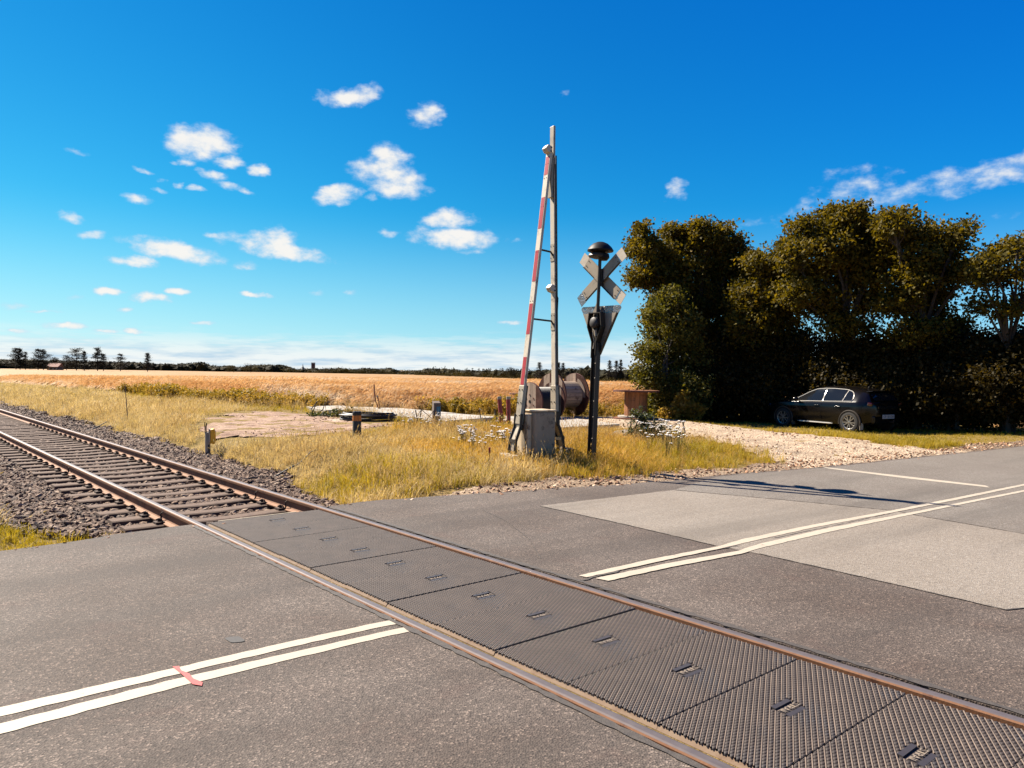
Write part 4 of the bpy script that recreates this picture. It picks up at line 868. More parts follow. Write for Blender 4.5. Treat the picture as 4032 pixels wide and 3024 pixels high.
# ------------------------------------------------------------ cable drums
def disc_planks(R_, n, th, gap=.006):                     # strips of a disc across local y, lying in the plane z = 0..th
    out = []
    for i in range(n):
        a = -R_+2*R_*i/n+gap/2; b = -R_+2*R_*(i+1)/n-gap/2; P = []
        ys = np.linspace(a, b, 5)
        for y in ys: P.append((math.sqrt(max(0, R_*R_-y*y)), y))
        for y in ys[::-1]: P.append((-math.sqrt(max(0, R_*R_-y*y)), y))
        out.append(P)
    return out
def make_drum(name, label, group, loc, rot, Rf, Rc, wid, mplank, mcore, cable=0, nplank=8, nst=18, slot=False, slab=False, seed=0):
    t = thing(name, label, 'cable drum', loc, 0, group, rot); r = random.Random(seed); th = .055
    for sg in (-1, 1):
        z0 = sg*wid/2; rim = MB(); rim.lathe([(Rf+.004, 0), (Rf+.014, 0), (Rf+.014, th), (Rf+.004, th), (Rf+.004, 0)], 40, (0, 0, z0 if sg > 0 else z0-th)); fl = rim.build('flange', M_RIMR, t, True)
        for i, P in enumerate(disc_planks(Rf, nplank, th)):
            m = MB(); dz = r.uniform(-.003, .003); m.prism([(x, y, (z0 if sg > 0 else z0-th)+dz) for x, y in P], (0, 0, th)); m.build('plank', mplank, fl)
        hb = MB(); zo = z0+sg*(th+.004) if sg > 0 else z0-th-.004
        for a in np.linspace(0, 6.283, 7)[:-1]: hb.tube([(Rc*.72*math.cos(a), Rc*.72*math.sin(a), zo-.01*sg), (Rc*.72*math.cos(a), Rc*.72*math.sin(a), zo+.012*sg)], .028, 6)
        hb.build('bolt', M_RIMR, fl); hb = MB(); hb.lathe([(.001, 0), (.055, 0), (.055, .004), (.001, .004)], 16, (0, 0, zo if sg > 0 else zo-.002)); hb.build('axle_hole', M_BLACK, fl)
        if sg > 0 and slot:
            m = MB(); P = []
            for a in np.linspace(R(20), R(100), 14): P.append((Rf*.8*math.cos(a), Rf*.8*math.sin(a)))
            for a in np.linspace(R(100), R(20), 14): P.append((Rf*.55*math.cos(a), Rf*.55*math.sin(a)))
            m.prism([(x, y, z0-.02) for x, y in P], (0, 0, .018)); m.build('slot_board', mplank, fl)
    for i in range(nst):                                   # barrel staves
        a0 = 2*math.pi*i/nst+.012; a1 = 2*math.pi*(i+1)/nst-.012; m = MB(); q = []
        for rr_ in (Rc, Rc-.04): q.append([(rr_*math.cos(a), rr_*math.sin(a)) for a in (a0, a1)])
        P = [q[0][0], q[0][1], q[1][1], q[1][0]]; m.prism([(x, y, -wid/2+.002) for x, y in P], (0, 0, wid-.004)); m.build('stave', mcore, t)
    if cable:
        m = MB(); pts = []; lay = cable; tr = .022; n = int(wid/(2*tr))
        for j in range(n*20+1): a = j*2*math.pi/20; pts.append((lay*math.cos(a), lay*math.sin(a), -wid/2+tr+j/20*(wid-2*tr)/n))
        m.tube(pts, tr, 6); m.lathe([(lay-.01, -wid/2+.01), (lay-.01, wid/2-.01)], 30); m.build('wound_cable', M_CABLE, t, True)
    return t
def axis_rot(d):                                          # rotation taking local z to horizontal direction d
    return Vector((d[0], d[1], 0)).to_track_quat('Z', 'X').to_euler()
AX = np.array([.80, .60]); grp = 'wooden cable drums behind the barrier'
def drum_at(px, py_bottom, zg, Rf): p = gp(px, py_bottom, zg); return (p[0], p[1], Hf(p[0], p[1])+.02+Rf)
pA = yp(2133, 1572, 24.6); RA = .60
make_drum('cable_drum', 'weathered cable drum wound with black cable, just behind the barrier cabinet', grp, (pA[0], pA[1], Hf(pA[0], pA[1])+RA+.03), axis_rot(AX), RA, .3, .86, M_WOODG, M_WOODG, .44, 8, 16, seed=1)
pB = yp(2218, 1562, 26.6); RB = .735
make_drum('cable_drum', 'largest weathered cable drum, empty, with slatted barrel showing beside the signal post', grp, (pB[0], pB[1], Hf(pB[0], pB[1])+RB+.03), axis_rot(AX), RB, .46, .98, M_WOODG, M_WOODG, 0, 9, 22, True, seed=2)
pC = gp(2503, 1653, .09); RCf = .755
tbl = make_drum('cable_drum', 'orange wooden cable drum standing upright like a table beside the hedge', grp, (pC[0], pC[1], Hf(pC[0], pC[1])+.06+.43), (0, R(.6), .3), RCf, .385, .86, M_WOODO, M_WOODO, 0, 8, 18, seed=3)
m = MB(); m.lathe([(.40, -.43), (.60, -.425), (.60, -.375), (.40, -.37)], 30); m.build('base_ring', M_SLAB, tbl, True)
pD = yp(2062, 1600, 28.3); zD = Hf(pD[0], pD[1])
make_drum('cable_drum', 'small cable drum lying upright in the weeds left of the barrier boom', grp, (pD[0], pD[1], zD+.05+.34), (0, 0, .5), .52, .2, .6, M_WOODO, M_DARK, 0, 6, 12, seed=4)

# ------------------------------------------------------------ small posts and site things
def post_loc(px, py, z=None):
    p = gp(px, py, .08); return (p[0], p[1], Hf(p[0], p[1]))
l = post_loc(1405, 1742); t = thing('bollard', 'black round bollard with orange band near its top', 'bollard', l)
m = MB(); m.lathe([(.093, -.1), (.095, .0), (.095, .64), (.088, .655), (.001, .66)], 20); m.build('shaft', simple('bollard_black', (.03, .028, .02), (.045, .04, .03), 8, .6), t, True)
m = MB(); m.lathe([(.0965, .455), (.0965, .575)], 20); m.build('band', M_ORBAND, t, True); m = MB(); m.lathe([(.098, .585), (.1, .6), (.1, .645), (.09, .665), (.001, .667)], 20); m.build('cap', M_DARK, t, True)
l = post_loc(818, 1742); t = thing('trackside_box', 'yellow cable box on a short grey post beside the ballast', 'cable box', l, R(20))
m = MB(); m.prism([(-.05, -.04, -.1), (.05, -.04, -.1), (.06, .03, -.1), (0, .055, -.1), (-.06, .03, -.1)], (0, 0, .62)); m.build('post', M_GALV, t, bevel=.01)
m = MB(); m.prism([(.05, -.12, .28), (.14, -.13, .26), (.165, -.12, .33), (.16, -.12, .52), (.13, -.13, .60), (.05, -.12, .58)], (0, .26, 0)); m.build('box', M_YBOX, t, bevel=.02)
m = MB(); m.box((.035, 0, .45), (.03, .24, .28)); m.build('back_plate', M_GALV, t); m = MB(); m.tube([(-.03, -.02, .5), (-.035, -.02, .62), (-.02, -.02, .72)], .012, 6); m.tube([(-.055, -.01, .5), (-.06, -.01, .74)], .01, 6); m.build('rod', M_BLACK, t, True)
m = MB(); m.tube([(.02, -.06, .25), (.03, -.05, .05), (.06, -.03, -.05)], .015, 6); m.build('cable', M_BLACK, t, True)
for px, top, lean, lab in ((1968, 1567, -.16, 'red upright pipe with grey taped top, leaning left of its pair'), (1995, 1560, -.03, 'red upright pipe with grey taped top, straight right one of its pair')):
    l = post_loc(px+8, 1678); t = thing('red_pipe', lab, 'pipe', l, 0, 'red pipes standing in the weeds', (0, lean*.6, 0))
    m = MB(); m.tube([(0, 0, -.1), (0, 0, .45), (0, 0, .8)], .06, 14); m.build('pipe', M_PIPE, t, True); m = MB(); m.tube([(0, 0, .78), (0, 0, .86)], .063, 14); m.build('tape', M_GALV, t, True)
l = post_loc(1718, 1690); t = thing('timber_post', 'grey square timber post carrying a small blue plate', 'post', l, R(24))
m = MB(); m.prism([(-.10, -.085, -.1), (.10, -.085, -.1), (.10, .085, -.1), (-.10, .085, -.1)], (0, 0, .82)); V = m.v; m.v = [(x, y, z-(.05 if (z > .5 and y < 0) else 0)) for x, y, z in V]; m.build('post', M_POSTW, t, bevel=.006)
m = MB(); m.box((.03, -.091, .45), (.115, .008, .24)); pl = m.build('plate', M_BLUE, t, bevel=.002); m = MB(); m.prism([(0, -.0955, .42), (.04, -.0955, .42), (.028, -.0955, .53), (.012, -.0955, .53)], (0, -.002, 0)); m.box((.02, -.0965, .385), (.05, .002, .012)); m.build('pictogram', simple('pale_blue', (.25, .45, .6)), pl)
l = post_loc(1492, 1624); t = thing('conduit', 'pair of brown plastic conduits rising from the concrete slabs', 'conduit', l)
def pxl(px, py): p = yp(px, py, l[1]); return (p[0]-l[0], 0, p[2]-l[2])
m = MB(); m.tube([(.02, 0, -.05), pxl(1489, 1605), pxl(1479, 1580), pxl(1474, 1545), pxl(1473, 1513)], .026, 8); m.build('tall_pipe', M_PIPEB, t, True)
m = MB(); m.tube([(.06, .02, -.05), pxl(1494, 1600), pxl(1490, 1575), pxl(1486, 1562)], .024, 8); m.build('short_pipe', M_PIPEB, t, True); m = MB(); m.tube([pxl(1486, 1563), pxl(1484, 1557)], .034, 8); m.build('wrapped_end', M_GALV, t, True); m = MB(); m.box((.1, 0, .03), (.2, .06, .05)); m.build('foot', M_PIPEB, t)
l = post_loc(504, 1648); t = thing('garden_stake', 'thin brown rod stuck upright in the pale grass', 'stake', l); m = MB(); a = yp(504, 1648, l[1]); b = yp(492, 1512, l[1]); m.tube([(0, 0, -.1), (b[0]-a[0], 0, b[2]-l[2])], [.014, .01], 6); m.build('rod', M_POSTW, t); m = MB(); m.tube([(b[0]-a[0], 0, b[2]-l[2]-.03), (b[0]-a[0], 0, b[2]-l[2])], .013, 6); m.build('tip', M_PIPEB, t)
l = post_loc(1927, 1838); t = thing('survey_peg', 'small wooden peg with red painted top in the long grass', 'peg', l); m = MB(); m.box((0, 0, .1), (.03, .03, .34)); m.build('peg', M_POSTW, t); m = MB(); m.box((0, 0, .26), (.033, .033, .09)); m.build('red_top', M_PIPE, t)
# concrete road plates
def plate(pts, z, lab, th=.12, px=True):
    P = [gp(a, b, z)[:2] for a, b in pts]; c = sum(P)/len(P); g = max(Hf(*p) for p in P)
    o = thing('concrete_plate', lab, 'concrete slab', (c[0], c[1], g-.02), 0, 'concrete plates on the site')
    m = MB(); m.prism([(p[0]-c[0], p[1]-c[1], 0) for p in P], (0, 0, th)); m.build('slab', M_SLAB, o, bevel=.012); return o
plate([(1205,1609),(1345,1604),(1420,1621),(1282,1624)], .15, 'pale concrete plate at the left end of the row, beside the field')
plate([(1352,1605),(1478,1604),(1800,1635),(1532,1641)], .15, 'long pale concrete plate that the brown conduits rise from')
plate([(1545,1643),(1800,1638),(1960,1652),(1760,1668)], .13, 'pale concrete plate behind the timber post')
plate([(1990,1652),(2190,1652),(2440,1684),(2190,1700)], .1, 'bluish concrete plate lying behind the barrier')
m_ = plate([(1285,1660),(1370,1652),(1420,1660),(1330,1668)], .1, 'thin tan board on the soil beside the black cable coil', .04)
m_.name = 'wooden_board'; m_['category'] = 'board'; del m_['group']; m_.children[0].name = 'plank'; m_.children[0].data.materials[0] = M_WOODG
# coil of black cable
pc = gp(1450, 1660, .1); t = thing('cable_coil', 'flat coil of black cable lying beside the bollard', 'cable coil', (pc[0], pc[1], Hf(pc[0], pc[1])))
r0 = random.Random(8)
for k in range(9):
    m = MB(); rad = .80-.05*(k % 3)+r0.uniform(-.02, .02); zz = .04+.045*(k//2); n = 40
    pts = [(rad*math.cos(a)*1.05+.02*math.sin(3*a+k), rad*math.sin(a)*.9, zz+.012*math.sin(2*a+k)) for a in np.linspace(0, 2*math.pi, n)]
    m.tube(pts, .026, 6); m.build('loop', M_CABLE, t, True)
# track cables
for pts, lab in (([(1240, 1838), (1180, 1852), (1080, 1868), (960, 1880)], 'black cable trailing over the ballast near the yellow box'), ([(560, 1795), (520, 1800), (500, 1815), (510, 1826)], 'black looped bond cable at the far rail'), ([(420, 1675), (330, 1690), (250, 1700)], 'black cable lying across the distant ballast')):
    P = [gp(a, b, -.16) for a, b in pts]; P = [P[0]+(P[1]-P[0])*0]+[q for i in range(len(P)-1) for q in (P[i]*.67+P[i+1]*.33, P[i]*.33+P[i+1]*.67, P[i+1])]
    P = [np.array([p[0], p[1], Hf(p[0], p[1])+.075+.02*math.sin(i*1.7)]) for i, p in enumerate(P)]; c = P[0]; o = thing('track_cable', lab, 'cable', c); m = MB(); m.tube([p-c for p in P], .016, 6); m.build('cable', M_CABLE, o, True)

# ------------------------------------------------------------ car
M_CARB = simple('car_black', (.006, .005, .005), (.008, .007, .007), 3, .16, 0, 0, spec=.32)
M_GLASS = simple('car_glass', (.012, .013, .016), (.014, .015, .018), 3, .015, 0, 0, spec=.45)
M_CHROME = simple('chrome', (.9, .88, .84), (.88, .86, .82), 3, .32, .35, 0)  # whitish, mostly diffuse base: sun glare on the trim put into the colour
M_TYRE = simple('tyre', (.012, .010, .009), (.02, .017, .015), 12, .8, 0, .3)
M_RIM = simple('alloy', (.62, .61, .6), (.55, .54, .53), 8, .3, .8, .05)
M_TLIGHT = simple('tail_light', (.08, .012, .012), (.06, .01, .01), 6, .15, 0, 0, coat=1)
def build_car():
    re_ = gp(3352, 1699, -.06); rear = re_[:2]; ray_f = ray(3092, 1674); k_f = ray_f[0]/ray_f[1]
    best = min((abs((rear[0]+2.54*math.cos(a))-k_f*(rear[1]+2.54*math.sin(a))), a) for a in np.linspace(R(95), R(150), 800))[1]
    f2 = np.array([math.cos(best), math.sin(best)]); left = np.array([-f2[1], f2[0]])
    ctr = rear-left*.765+f2*1.34; zf = Hf(*(rear+f2*2.54)); zr = Hf(*rear); pit = -math.atan2(zf-zr, 2.54)
    t = thing('parked_car', 'black hatchback car parked on the grass in front of the hedge', 'car', (ctr[0], ctr[1], (zf+zr)/2), rot=(0, pit, math.atan2(f2[1], f2[0]))); t.scale = (1, 1, .945)
    ST = np.array([  # x, zbot, zsh, wsh, ztop, wtop
        (2.06, .30, .56, .50, .60, .40), (2.02, .24, .64, .64, .68, .52), (1.92, .20, .72, .755, .775, .60), (1.7, .18, .79, .84, .86, .68), (1.4, .18, .845, .868, .93, .72), (1.1, .19, .875, .872, .975, .72), (.85, .19, .89, .872, 1.01, .70),
        (.6, .19, .90, .872, 1.14, .645), (.3, .19, .91, .872, 1.30, .60), (.05, .19, .918, .872, 1.395, .575), (-.25, .19, .925, .872, 1.43, .565), (-.6, .19, .935, .872, 1.435, .56), (-1.0, .19, .95, .872, 1.415, .55), (-1.35, .20, .965, .87, 1.37, .535),
        (-1.6, .22, .98, .855, 1.315, .52), (-1.72, .24, .985, .80, 1.27, .50), (-1.80, .26, .985, .755, 1.16, .50), (-1.88, .28, .96, .69, 1.02, .52), (-1.95, .30, .90, .61, .94, .52), (-1.99, .34, .80, .52, .86, .46)])
    xs0 = ST[::-1, 0]
    def prm(x): return [np.interp(x, xs0, ST[::-1, k]) for k in range(1, 6)]
    def sec(x):
        zb, zs, ws, zt, wt = prm(x); zm = zb+(zs-zb)*.5
        P = [(0, zb), (ws*.86, zb), (ws*.955, zb+.06), (ws*.985, zb+.16), (ws*1.0, zm), (ws*1.005, zm+(zs-zm)*.55), (ws*.985, zs-.02), (ws*.965, zs+.004)]
        for q in (.3, .6, .85): P.append((ws*.965+(wt-ws*.965)*(q**1.15), zs+(zt-zs)*q))
        P += [(wt*.97, zt-.012), (wt*.85, zt+.004), (wt*.5, zt+.02), (0, zt+.024)]
        return P
    xs = np.concatenate([np.linspace(2.06, 1.9, 6), np.linspace(1.85, -1.6, 44), np.linspace(-1.65, -1.99, 10)])
    V = []; F = []; n = None
    for x in xs:
        h = sec(x); full = h+[(-y, z) for y, z in h[-2:0:-1]]; n = len(full); V += [(x, y, z) for y, z in full]
    for i in range(len(xs)-1):
        for k in range(n): F.append((i*n+k, i*n+(k+1) % n, (i+1)*n+(k+1) % n, (i+1)*n+k))
    F.append(tuple(range(n))); F.append(tuple((len(xs)-1)*n+k for k in range(n)))
    m = MB(); m.add(V, F); body = m.build('body', M_CARB, t, 'all')
    def surf(x, z, sg, off=.006):
        h = sec(x); h = h[6:]; ys = [p[0] for p in h]; zs = [p[1] for p in h]; y = np.interp(z, zs, ys); return (x, sg*(y+off), z)
    def zlo(x): return prm(x)[1]+.03
    def zhi(x): return prm(x)[3]-.075
    wins = [(.66, -.30), (-.345, -1.06), (-1.085, -1.38)]
    for sg in (1, -1):
        outl = []
        for wi, (xa, xb) in enumerate(wins):
            xx = np.linspace(xa, xb, 14); V = []; nr = 5
            for x in xx:
                lo, hi = zlo(x), max(zlo(x)+.012, zhi(x))
                if wi == 2: hi = lo+(hi-lo)*math.sqrt(max(0.02, 1-((x-xa)/(xb-xa))**3))
                for r in range(nr): V.append(surf(x, lo+(hi-lo)*r/(nr-1), sg))
            m = MB(); m.add(V, [(i*nr+r, i*nr+r+1, (i+1)*nr+r+1, (i+1)*nr+r) for i in range(13) for r in range(nr-1)]); wo = m.build('side_window', M_GLASS, t, 'all')
        top = [surf(x, max(zlo(x)+.02, zhi(x)+.012), sg, .01) for x in np.linspace(.70, -1.12, 26)]
        q = [surf(x, zlo(x)+(zhi(x)-zlo(x))*math.sqrt(max(.0, 1-((x+1.12)/(-.29))**3)), sg, .01) for x in np.linspace(-1.15, -1.405, 9)]
        bot = [surf(x, zlo(x)-.012, sg, .01) for x in np.linspace(-1.38, .72, 22)]
        m = MB(); m.tube(top+q+bot+[top[0]], .013, 6); m.build('window_trim', M_CHROME, t, True)
        m = MB(); m.tube([surf(-1.06, zlo(-1.06), sg, .01), surf(-1.12, zhi(-1.12), sg, .01)], .011, 6); m.build('pillar_trim', M_CHROME, t, True)
        # shoulder crease, sill strip, arches, handles, mirror, lights
        m = MB(); m.tube([(x, sg*(prm(x)[2]*.962+.004), .235) for x in np.linspace(.62, -.72, 14)], [.008]+[.022]*12+[.006], 6); m.build('sill_trim', M_CHROME, t, True)
        for xw in (1.2, -1.34):
            m = MB(); pts = [(xw+.375*math.cos(a), sg*(.872*.985+.004), .315+.375*math.sin(a)) for a in np.linspace(R(-12), R(192), 22)]; m.tube(pts, .024, 6); m.build('wheel_arch', M_DARK, t, True)
            m = MB(); m.lathe([(.001, 0), (.36, 0), (.36, .012), (.001, .012)], 28, (xw, sg*(.872*1.006), .315), Matrix.Rotation(R(90), 3, 'X')); m.build('wheel_well', M_BLACK, t)
            w = bpy.data.objects.new('wheel', None)
            wt = MB(); RX = Matrix.Rotation(R(-90*sg), 3, 'X')
            wt.lathe([(.21, -.09), (.28, -.095), (.308, -.08), (.315, -.04), (.315, .03), (.306, .052), (.275, .06), (.225, .056), (.21, .04)], 36, (xw, sg*.835, .315), RX); wo = wt.build('wheel', M_TYRE, t, True)
            rm_ = MB(); rm_.lathe([(.20, -.05), (.228, .045), (.222, .058), (.205, .05), (.19, -.02)], 36, (xw, sg*.835, .315), RX)
            rim = rm_.build('rim', M_RIM, wo, True)
            sp = MB()
            for k in range(5):
                for da in (-.16, .16):
                    a = 2*math.pi*k/5+da+.3; a2 = 2*math.pi*k/5+da*1.55+.3; p0 = RX @ Vector((.05*math.cos(a), .05*math.sin(a), .045)); p1 = RX @ Vector((.215*math.cos(a2), .215*math.sin(a2), .05)); c = Vector((xw, sg*.835, .315))
                    sp.bar(p0+c, p1+c, .03, .018, RX @ Vector((0, 0, 1)))
            sp.lathe([(.001, .06), (.045, .055), (.05, .03)], 14, (xw, sg*.835, .315), RX); sp.build('spoke', M_RIM, wo)
            dk = MB(); dk.lathe([(.001, .0), (.2, .0), (.2, -.02)], 24, (xw, sg*.835, .315), RX); dk.build('brake_disc', M_BLACK, wo)
            if sg < 0: continue
            mf = MB(); mf.box((xw-.37, sg*.80, .2), (.012, .16, .22)); mf.build('mud_flap', M_RIM if xw > 0 else M_GALV, t)
        for xh in (-.14, -.92):
            p = surf(xh, prm(xh)[1]-.03, sg, .0); m = MB(); m.box((xh, sg*.888, .80), (.19, .03, .028)); m.build('door_handle', M_CARB, t, bevel=.01)
        for xd in (.62, -.32, -1.10):
            m = MB(); V = []; m.tube([(xd+.02*math.sin(q*3), sg*(prm(xd)[2]*(1.004-.02*abs(q-.5))+.001), .28+q*.60) for q in np.linspace(0, 1, 8)], .004, 4); m.build('door_gap', M_BLACK, t)
        m = MB(); m.lathe([(.001, .1), (.06, .09), (.08, .04), (.075, -.04), (.05, -.08), (.001, -.085)], 14, (.60, sg*.975, .985), Matrix.Rotation(R(90), 3, 'Y') @ Matrix.Diagonal((.9, 1.1, 1)).to_3x3()); m.bar((.6, sg*.86, .95), (.6, sg*.95, .965), .05, .03); m.build('mirror', M_CARB, t, 'all')
        m = MB(); m.box((-1.87, sg*.60, .905), (.14, .26, .11), (0, R(-12), R(18*sg))); m.build('tail_light', M_TLIGHT, t, bevel=.025)
        m = MB(); m.box((1.90, sg*.62, .70), (.2, .26, .11), (0, R(14), R(-28*sg))); m.build('headlight', M_GLASS, t, bevel=.03)
    m = MB(); m.add([(-1.745, -.49, 1.245), (-1.745, .49, 1.245), (-1.915, .56, 1.01), (-1.915, -.56, 1.01)], [(0, 1, 2, 3)]); m.v = [(x-.03, y, z+.01) for x, y, z in m.v]; m.build('rear_window', M_GLASS, t)
    m = MB(); m.add([(.10, -.53, 1.40), (.10, .53, 1.40), (.82, .66, 1.03), (.82, -.66, 1.03)], [(0, 1, 2, 3)]); m.v = [(x+.02, y, z+.02) for x, y, z in m.v]; m.build('windscreen', M_GLASS, t)
    m = MB(); m.box((-1.735, 0, 1.305), (.22, 1.0, .025), (0, R(8), 0)); m.build('spoiler', M_CARB, t, bevel=.01)
    m = MB(); m.box((-1.985, 0, .80), (.03, .86, .10), (0, R(-6), 0)); m.build('tail_panel', M_GLASS, t, bevel=.02)
    m = MB(); m.box((-1.93, 0, .42), (.14, 1.26, .26)); bp = m.build('bumper', M_CARB, t, bevel=.05, seg=3)
    m = MB(); m.box((-2.025, 0, .515), (.012, .54, .125)); pl = m.build('number_plate', simple('plate_white', (.62, .66, .74), (.55, .6, .7), 8, .5), t, bevel=.004)
    cu = bpy.data.curves.new('plate_text', 'FONT'); cu.body = 'CP 18 326'; cu.size = .11; cu.align_x = 'CENTER'; cu.align_y = 'CENTER'; cu.extrude = .001
    tmp = bpy.data.objects.new('plate_text', cu); me = bpy.data.meshes.new_from_object(tmp); bpy.data.objects.remove(tmp); me.materials.clear(); me.materials.append(M_BLACK)
    o = link('plate_text', me, None, pl); o.location = (-2.033, 0, .515); o.rotation_euler = (R(90), 0, R(-90))
    m = MB(); m.lathe([(.03, 0), (.028, .03), (.008, .06)], 8, (-1.35, 0, 1.40)); m.tube([(-1.35, 0, 1.45), (-1.48, 0, 1.60)], .005, 5); m.build('aerial', M_BLACK, t)
    m = MB(); m.tube([(-1.98, -.1, .34), (-2.12, -.1, .34), (-2.14, -.1, .40)], .022, 8); m.build('tow_hook', M_DARK, t, True)
build_car()

# ------------------------------------------------------------ foliage helpers
def leaf_cards(P, size, rng, up=.5, wid=.36):
    n = len(P); a = rng.normal(size=(n, 3)); a /= np.linalg.norm(a, axis=1)[:, None]
    nn = rng.normal(size=(n, 3)); nn[:, 2] = np.abs(nn[:, 2])+up; nn -= (nn*a).sum(1)[:, None]*a; nn /= np.linalg.norm(nn, axis=1)[:, None]
    s = np.cross(nn, a); L_ = size*rng.uniform(.65, 1.25, size=n)[:, None]
    V = np.stack([P, P+a*L_*.5+s*L_*wid+nn*L_*.10, P+a*L_, P+a*L_*.5-s*L_*wid+nn*L_*.10], 1).reshape(-1, 3)
    return V, np.arange(4*n).reshape(-1, 4)
def shell_points(c, r, n, rng, lo=.45):
    u = rng.normal(size=(n, 3)); u /= np.linalg.norm(u, axis=1)[:, None]; k = lo+(1.02-lo)*rng.rand(n)**.7
    return np.array(c)+u*np.array(r)*k[:, None]
def make_tree(name, label, group, base, lobes, leafmat_, size, per_m2, seed, trunk_r=.14, cat='tree', cl=34, spread=.2, twig_every=2, up=.5, crown_name='crown', fork=.45, stems=1, sprigs=0):
    """lobes: world centre and radii. Trunk, limbs to every lobe, twigs to leaf clusters."""
    rng = np.random.RandomState(seed); r = random.Random(seed); base = np.array(base); t = thing(name, label, cat, base, 0, group)
    wood = MB(); Vs = []; Fs = []; nb = 0
    top = max(c[2] for c, _ in lobes)-base[2]; cen = np.mean([c for c, _ in lobes], 0)-base
    forks = []
    for s_ in range(stems):
        off = np.array([r.uniform(-.35, .35), r.uniform(-.35, .35), 0])*(stems > 1)
        f = np.array([cen[0]*.5+off[0]*1.5, cen[1]*.5+off[1]*1.5, max(.5, top*fork)]); forks.append(f)
        wood.tube([off+np.array([0, 0, -.15]), off+np.array([0, 0, .1])+f*.05, off*.7+f*.5+np.array([r.uniform(-.08, .08), r.uniform(-.08, .08), 0]), f], [trunk_r*1.3, trunk_r*1.1, trunk_r*.9, trunk_r*.7], 8)
    for c, rad in lobes:
        c = np.array(c)-base; f = forks[r.randrange(len(forks))]; mid = f*.5+c*.5+np.array([r.uniform(-.2, .2), r.uniform(-.2, .2), r.uniform(-.1, .25)])
        limb_r = trunk_r*.5; wood.tube([f, mid, c], [limb_r, limb_r*.7, limb_r*.35], 6)
        area = 4*math.pi*((rad[0]*rad[1]+rad[0]*rad[2]+rad[1]*rad[2])/3); ncl = max(4, int(area*per_m2/cl)); C = shell_points(c, rad, ncl, rng, .3)
        if sprigs:
            u = rng.normal(size=(sprigs, 3)); u[:, 2] = np.abs(u[:, 2])*1.1-.15; u /= np.linalg.norm(u, axis=1)[:, None]; C = np.concatenate([C, c+u*np.array(rad)*rng.uniform(1.02, 1.38, size=(sprigs, 1))])
        for i, q in enumerate(C):
            if i % twig_every == 0:
                st = mid*.4+c*.6 if r.random() < .4 else c; e = q-st; wood.tube([st, st+e*.5+np.array([r.uniform(-.1, .1), r.uniform(-.1, .1), r.uniform(-.02, .12)]), q], [limb_r*.28, limb_r*.18, .006], 4, False)
            k = rng.poisson(cl); P = q+rng.normal(size=(k, 3))*np.array([spread, spread, spread*.62])
            V, F = leaf_cards(P, size, rng, up); Vs.append(V); Fs.append(F+nb); nb += len(V)
    wood.build('trunk', M_BARK, t, True)
    me = np_mesh(crown_name, np.concatenate(Vs), np.concatenate(Fs)); link(crown_name, me, leafmat_, t)
    return t
def px_lobes(L_, Y, dep=1.25, rng=None, dmin=1.1):
    out = []
    for i, q in enumerate(L_):
        cx, cy, rx_, ry_ = q[:4]; Yo = Y+(q[4] if len(q) > 4 else ((i*37) % 5-2)*.35); p = yp(cx, cy, Yo)
        out.append((p, (rx_*Yo/FPX, max(dmin, dep*rx_*Yo/FPX*.8), ry_*Yo/FPX)))
    return out
def base_at(px, Y): p = yp(px, 1650, Y); return (p[0], p[1], Hf(p[0], p[1]))
HG = 'hedgerow trees behind the parked car'
make_tree('hedgerow_tree', 'tree at the left end of the hedgerow, its crown overhanging the signal', HG, base_at(2800, 30.4), px_lobes([(2545,975,55,60),(2600,1010,80,60),(2700,955,85,65),(2790,940,80,60),(2860,1010,90,80),(2560,1075,75,60),(2700,1060,110,80),(2850,1120,120,90),(2640,1140,90,60),(2760,1190,130,80),(2640,1240,90,70),(2900,1240,120,90),(2700,1320,130,80),(2850,1360,150,100),(2930,1040,55,60),(2524,905,12,26),(2498,985,24,40),(2640,915,32,28),(2752,893,30,24),(2835,920,34,28),(2500,1100,30,30),(2900,960,26,26)], 30.4, 1.1, None, .9), M_LEAF, 0.135, 330, 21, .16, cl=17, spread=.15, sprigs=5)
make_tree('hedgerow_tree', 'lower tree in the dip between the two tallest crowns of the hedgerow', HG, base_at(3010, 28.4), px_lobes([(2985,1040,60,50),(3020,1090,70,60),(3090,1130,80,70),(2950,1170,90,70),(3060,1220,110,80),(2960,1290,110,80),(3080,1330,120,80)], 28.4, 1.1, None, .9), M_LEAF, 0.13, 310, 22, .13, cl=17, spread=.15, sprigs=5)
make_tree('hedgerow_tree', 'tallest broad-crowned tree standing directly above the parked car', HG, base_at(3370, 26.4), px_lobes([(3120,1010,60,60),(3190,930,75,65),(3270,880,75,50),(3350,870,80,50),(3170,1060,100,70),(3280,980,110,80),(3400,960,95,75),(3470,930,60,50),(3130,1150,70,60),(3330,1090,120,70),(3450,1060,100,70),(3230,1180,110,60),(3420,1190,110,60),(3330,1280,120,50),(3275,842,26,20),(3352,833,30,18),(3160,890,28,26),(3095,965,24,30),(3435,880,34,26)], 26.4, 1.1, None, .9), M_LEAF, 0.13, 310, 23, .15, fork=.42, cl=17, spread=.15, sprigs=5)
